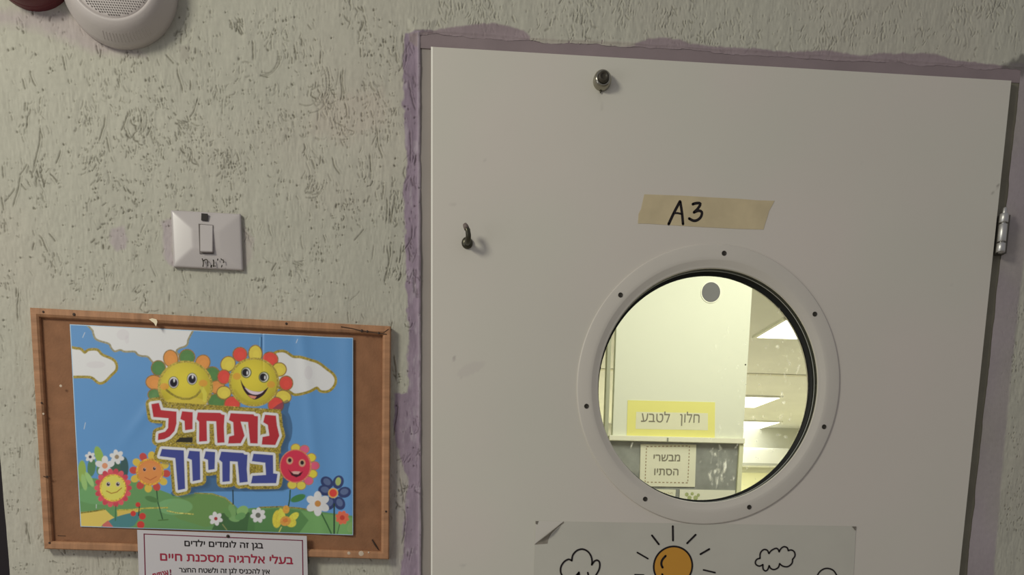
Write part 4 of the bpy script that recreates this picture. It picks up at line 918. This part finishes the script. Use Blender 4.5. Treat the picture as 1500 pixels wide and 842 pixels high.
bm = bmesh.new(); lathe(bm, [(.0590, .001), (.0590, -.010), (.0585, -.012)], c.x, c.z, 0, n=64, close_end=True); obj('alarm_base', bm, M_rd, al, True)
bm = bmesh.new(); lathe(bm, [(.0585, -.011), (.0585, -.026), (.056, -.034), (.050, -.041), (.040, -.046), (.02, -.0485), (.001, -.049)], c.x, c.z, 0, n=64, close_end=True); obj('alarm_lens', bm, M_rd, al, True)

# ------------------------------------------------------------------ unlit doorway left of the wall end, its darkness a near black sheet
M_dk = mat('doorway_shade', (.012, .008, .010), rough=.7, var=.2, vscale=12)
bm = bmesh.new(); box(bm, -1.75, XW - .0005, .045, .085, 0, 2.9)
struct(obj('doorway_dark', bm, M_dk))

# ------------------------------------------------------------------ the hall behind the door
M_cream = mat('cream_wall_paint', (.80, .80, .62), rough=.8, var=.04, vscale=2)
M_ceil = mat('hall_ceiling_paint', (.72, .72, .66), rough=.85, var=.05, vscale=3)
CH = 2.5; YF = 8.9; HXL, HXR = -.9, 5.2
def wallbox(name, x0, x1, y0, y1, z0, z1, m_): bm = bmesh.new(); box(bm, x0, x1, y0, y1, z0, z1); return struct(obj(name, bm, m_))
wallbox('ceiling', HXL, HXR, .10, YF, CH, CH + .08, M_ceil)
wallbox('wall_back', HXL, HXR, YF, YF + .1, 0, CH + .08, M_cream)
wallbox('wall_left', HXL - .08, HXL, .10, YF + .1, 0, CH + .08, M_cream)
wallbox('wall_right', HXR, HXR + .08, .0, YF + .1, 0, CH + .08, M_cream)
wallbox('wall_front_end', 2.6, HXR + .08, .0, .10, 0, 2.9, M_core)
wallbox('floor', -3.2, HXR + .08, -4.0, YF + .1, -.08, 0, mat('beige_floor_tile', (.5, .47, .4), rough=.5, var=.1, vscale=6))
# ceiling lights seen through the glass
M_frame = mat('light_trim', (.7, .7, .62), rough=.5); M_em = mat('lit_diffuser', (.9, .9, .85), emit=((1.0, .99, .93), 3.2))
def clight(pL, pR, pyn, pyf, label):
    z = CH; n_ = Z(pR, pyn, z - .012); f_ = Z(pR, pyf, z - .012); l_ = Z(pL, pyn, z - .012)
    x0 = l_.x; x1 = n_.x; y0, y1 = n_.y, f_.y
    t = thing('ceiling_light', label, 'ceiling light', ((x0 + x1) / 2, (y0 + y1) / 2, z), 'lit ceiling panels in the next room')
    bm = bmesh.new()
    for a in ((x0 - .02, x0, y0 - .02, y1 + .02), (x1, x1 + .02, y0 - .02, y1 + .02), (x0, x1, y0 - .02, y0), (x0, x1, y1, y1 + .02)): box(bm, *a, z - .014, z)
    obj('trim_frame', bm, M_frame, t)
    bm = bmesh.new(); box(bm, x0, x1, y0, y1, z - .012, z); obj('diffuser', bm, M_em, t)
clight(1142.5, 1300, 474, 501, 'nearest lit ceiling panel seen top right through the porthole')
clight(1000, 1143, 582.5, 598, 'middle lit ceiling panel behind the cream board through the porthole')
clight(1000, 1143, 618.5, 630, 'farthest lit ceiling panel low in the porthole view')
bm = bmesh.new(); a = Z(1100, 548, CH - .004); box(bm, HXL, HXR, a.y - .03, a.y + .03, CH - .006, CH); struct(obj('trim_2', bm, mat('ceiling_joint', (.60, .585, .48), rough=.8)))
# far wall: darker band above, lighter field below, air conditioner
yw = YF - .012
p0 = W(1000, 653, yw)
bm = bmesh.new(); box(bm, HXL, HXR, yw, YF, p0.z, CH); struct(obj('trim_3', bm, mat('grey_upper_wall', (.58, .58, .49), rough=.8)))
bm = bmesh.new(); box(bm, HXL, HXR, yw - .004, YF, 0, W(1000, 690, yw).z); struct(obj('trim_4', bm, mat('yellow_lower_wall', (.85, .84, .52), rough=.8)))
ya = YF - .22; a1 = W(1040, 653.5, ya); a2 = W(1157, 684, ya)
ac = thing('air_conditioner', 'white wall mounted air conditioner far behind the cream board', 'air conditioner', ((a1.x + a2.x) / 2, YF - .1, a2.z))
bm = bmesh.new(); box(bm, a1.x, a2.x, ya, YF - .016, a2.z, a1.z, .03); obj('body', bm, mat('ac_white', (.85, .86, .80), rough=.5), ac, True)
bm = bmesh.new(); box(bm, a1.x + .03, a2.x - .03, ya - .004, ya + .02, a2.z + .012, a2.z + .035); obj('air_vent', bm, mat('ac_vent', (.45, .46, .40), rough=.6), ac)
bx = W(881, 611, YF - .03); bx2 = W(890, 627, YF - .03)
bm = bmesh.new(); box(bm, bx.x, bx2.x, YF - .03, YF - .016, bx2.z, bx.z, .004); tag(obj('wall_box', bm, mat('white_box', (.95, .95, .93), rough=.4, emit=((1, 1, .95), .6))), 'small white box with added glow on the far wall at the left of the porthole view', 'box')  # plain wall box, not a lamp; emission added to brighten it

# notice board stand: cream upper panel, window pane below
PB = 1.50
M_panel = mat('cream_panel', (.80, .83, .68), rough=.55, var=.02, vscale=3); M_panel2 = mat('cream_stile', (.78, .80, .54), rough=.5); M_edge = mat('pale_edge', (.88, .88, .70), rough=.5)
xl, xr = W(900, 560, PB).x, W(1096, 520, PB).x
z_led = W(990, 640, PB).z; z_bot = W(990, 733, PB).z
st = thing('display_partition', 'tall cream display board with a grey window pane below, seen through the porthole', 'display board', ((xl + xr) / 2, PB + .02, 0))
bm = bmesh.new(); box(bm, xl, xr, PB, PB + .03, z_led, 2.35, .002); obj('upper_panel', bm, M_panel, st)
bm = bmesh.new(); box(bm, xl - .012, xr + .002, PB - .012, PB + .03, z_led - .016, z_led, .002); obj('ledge', bm, M_edge, st)
bm = bmesh.new(); box(bm, xr - .012, xr + .002, PB - .005, PB + .03, 0.0, z_led - .0165, .0015); obj('stile', bm, M_panel2, st)
bm = bmesh.new(); box(bm, xl - .026, xl - .014, PB - .002, PB + .03, 0.0, 2.35, .0015); o = obj('stile', bm, mat('greenish_stile', (.45, .47, .34), rough=.6), st); o['label'] = 'darker greenish side stile'  # side stile in a darker, greener colour
M_pane = mat('grey_window_pane', (.30, .315, .29), rough=.25, spec=.5, var=.2, vscale=25)
bm = bmesh.new(); box(bm, xl - .0135, xr - .0125, PB + .006, PB + .012, 0.9, z_led - .0165); obj('window_pane', bm, M_pane, st)
bm = bmesh.new(); box(bm, xl - .0135, xr - .0125, PB + .0, PB + .02, 0.0, 0.9); obj('lower_panel', bm, M_panel, st)
c = W(1041.3, 428, PB); bm = bmesh.new(); lathe(bm, [(.0292, -.0015), (.0286, -.0022), (.001, -.0022)], c.x, c.z, PB, n=40, close_end=True); o = obj('round_grey_disc', bm, mat('grey_disc', (.155, .155, .16), rough=.7), st); o['label'] = 'round grey disc near the top of the cream panel'
bm = bmesh.new(); lathe(bm, [(.0325, -.0003), (.0320, -.0018), (.0292, -.0020)], c.x, c.z, PB, n=40); obj('disc_rim', bm, mat('white_rim', (.92, .93, .78), rough=.5), st)
c = W(1092, 534, PB); bm = bmesh.new(); lathe(bm, [(.0025, 0), (.002, -.001)], c.x, c.z, PB, n=10, close_end=True); obj('screw', bm, M_screw, st)
bm = bmesh.new(); c = W(978, 644, PB - .012); box(bm, c.x - .0022, c.x + .0022, PB - .014, PB - .0115, c.z - .006, c.z + .006); obj('clip', bm, mat('grey_clip', (.3, .32, .25), rough=.5), st)
# yellow sign
ys = PB - .0012
def card(name, label, cat, pts, y0, y1, m_, group=None):
    t = thing(name, label, cat, W((pts[2][0] + pts[3][0]) / 2, pts[2][1], y1), group); bm = bmesh.new(); prism(bm, [W(a, b, y1) for a, b in pts], y0, y1); obj('card_sheet', bm, m_, t); return t
t = card('paper_sign', 'yellow bordered sign lettered in Hebrew on the cream board', 'sign', [(919.5, 586), (1047.5, 589), (1047, 641), (918, 638.5)], PB - .0002, ys, mat('yellow_card', (.86, .83, .27), rough=.6))
bm = bmesh.new(); prism(bm, [W(a, b, ys - .0004) for a, b in ((932, 603), (1037, 605), (1037, 630), (931, 628))], ys, ys - .0004); obj('inner_label', bm, mat('pale_label', (.80, .80, .58), rough=.6), t)
M_gt = mat('grey_lettering', (.24, .225, .165), rough=.6)
text_object('lettering', 'לטבע'[::-1], (939, 617.6), (981, 618.6), .026, ys - .0008, M_gt, t, .004); text_object('lettering', 'חלון'[::-1], (996, 618.5), (1024.5, 619), .026, ys - .0008, M_gt, t, .004)
# autumn card
yc = PB + .003
t = card('paper_sign', 'white card with a dashed frame and grey Hebrew letters against the grey pane', 'sign', [(938.5, 650.5), (1020, 651), (1018, 713), (937, 712)], PB + .0058, yc, mat('ivory_card', (.82, .82, .64), rough=.6))
bm = bmesh.new(); dc = [((947, 654), (1010, 653)), ((1010, 653), (1007.5, 707)), ((1007.5, 707), (945, 706)), ((945, 706), (947, 654))]
for A, B in dc:
    for k in range(11):
        t0, t1 = k / 11, (k + .55) / 11; ribbon(bm, [(A[0] + (B[0] - A[0]) * t0, A[1] + (B[1] - A[1]) * t0), (A[0] + (B[0] - A[0]) * t1, A[1] + (B[1] - A[1]) * t1)], .0032, yc - .0004, cap=False)
obj('dashed_border', bm, mat('brown_dash', (.42, .33, .2), rough=.6), t)
text_object('lettering', 'מבשרי'[::-1], (957.5, 675), (996, 675.2), .020, yc - .0006, M_gt, t, .014); text_object('lettering', 'הסתיו'[::-1], (958.5, 695.5), (993.5, 695.8), .020, yc - .0006, M_gt, t, .014)
t = card('picture_card', 'white card with small green leaf pictures at the bottom right of the pane', 'card', [(996, 716.5), (1077, 718), (1076, 760), (994, 758)], PB + .0058, yc, mat('ivory_card', (.82, .83, .68), rough=.6))
bm = bmesh.new()
for x, y, r in [(1006, 724, 3), (1010, 729, 3.4), (1014, 723, 2.6), (1019, 729, 3.6), (1023, 725, 2.6), (1012, 735, 3), (1021, 735, 3)]:
    c = W(x, y, yc - .0004); lathe(bm, [(r * .0022, 0), (r * .001, -.0002)], c.x, c.z, yc - .0004, n=7, close_end=True)
obj('leaf_print', bm, mat('leaf_green', (.42, .48, .22), rough=.6), t)
t = card('picture_card', 'pale card with a faint pattern at the bottom left of the pane', 'card', [(950, 716), (990, 717), (987, 757), (948, 756)], PB + .0058, yc, mat('ivory_card', (.80, .80, .62), rough=.6))
bm = bmesh.new()
for k in range(7): ribbon(bm, [(968 + k * 2.6, 721 + k % 2), (969.3 + k * 2.6, 722.5)], .002, yc - .0004, cap=False)
obj('pattern_print', bm, mat('tan_print', (.5, .45, .25), rough=.6), t)
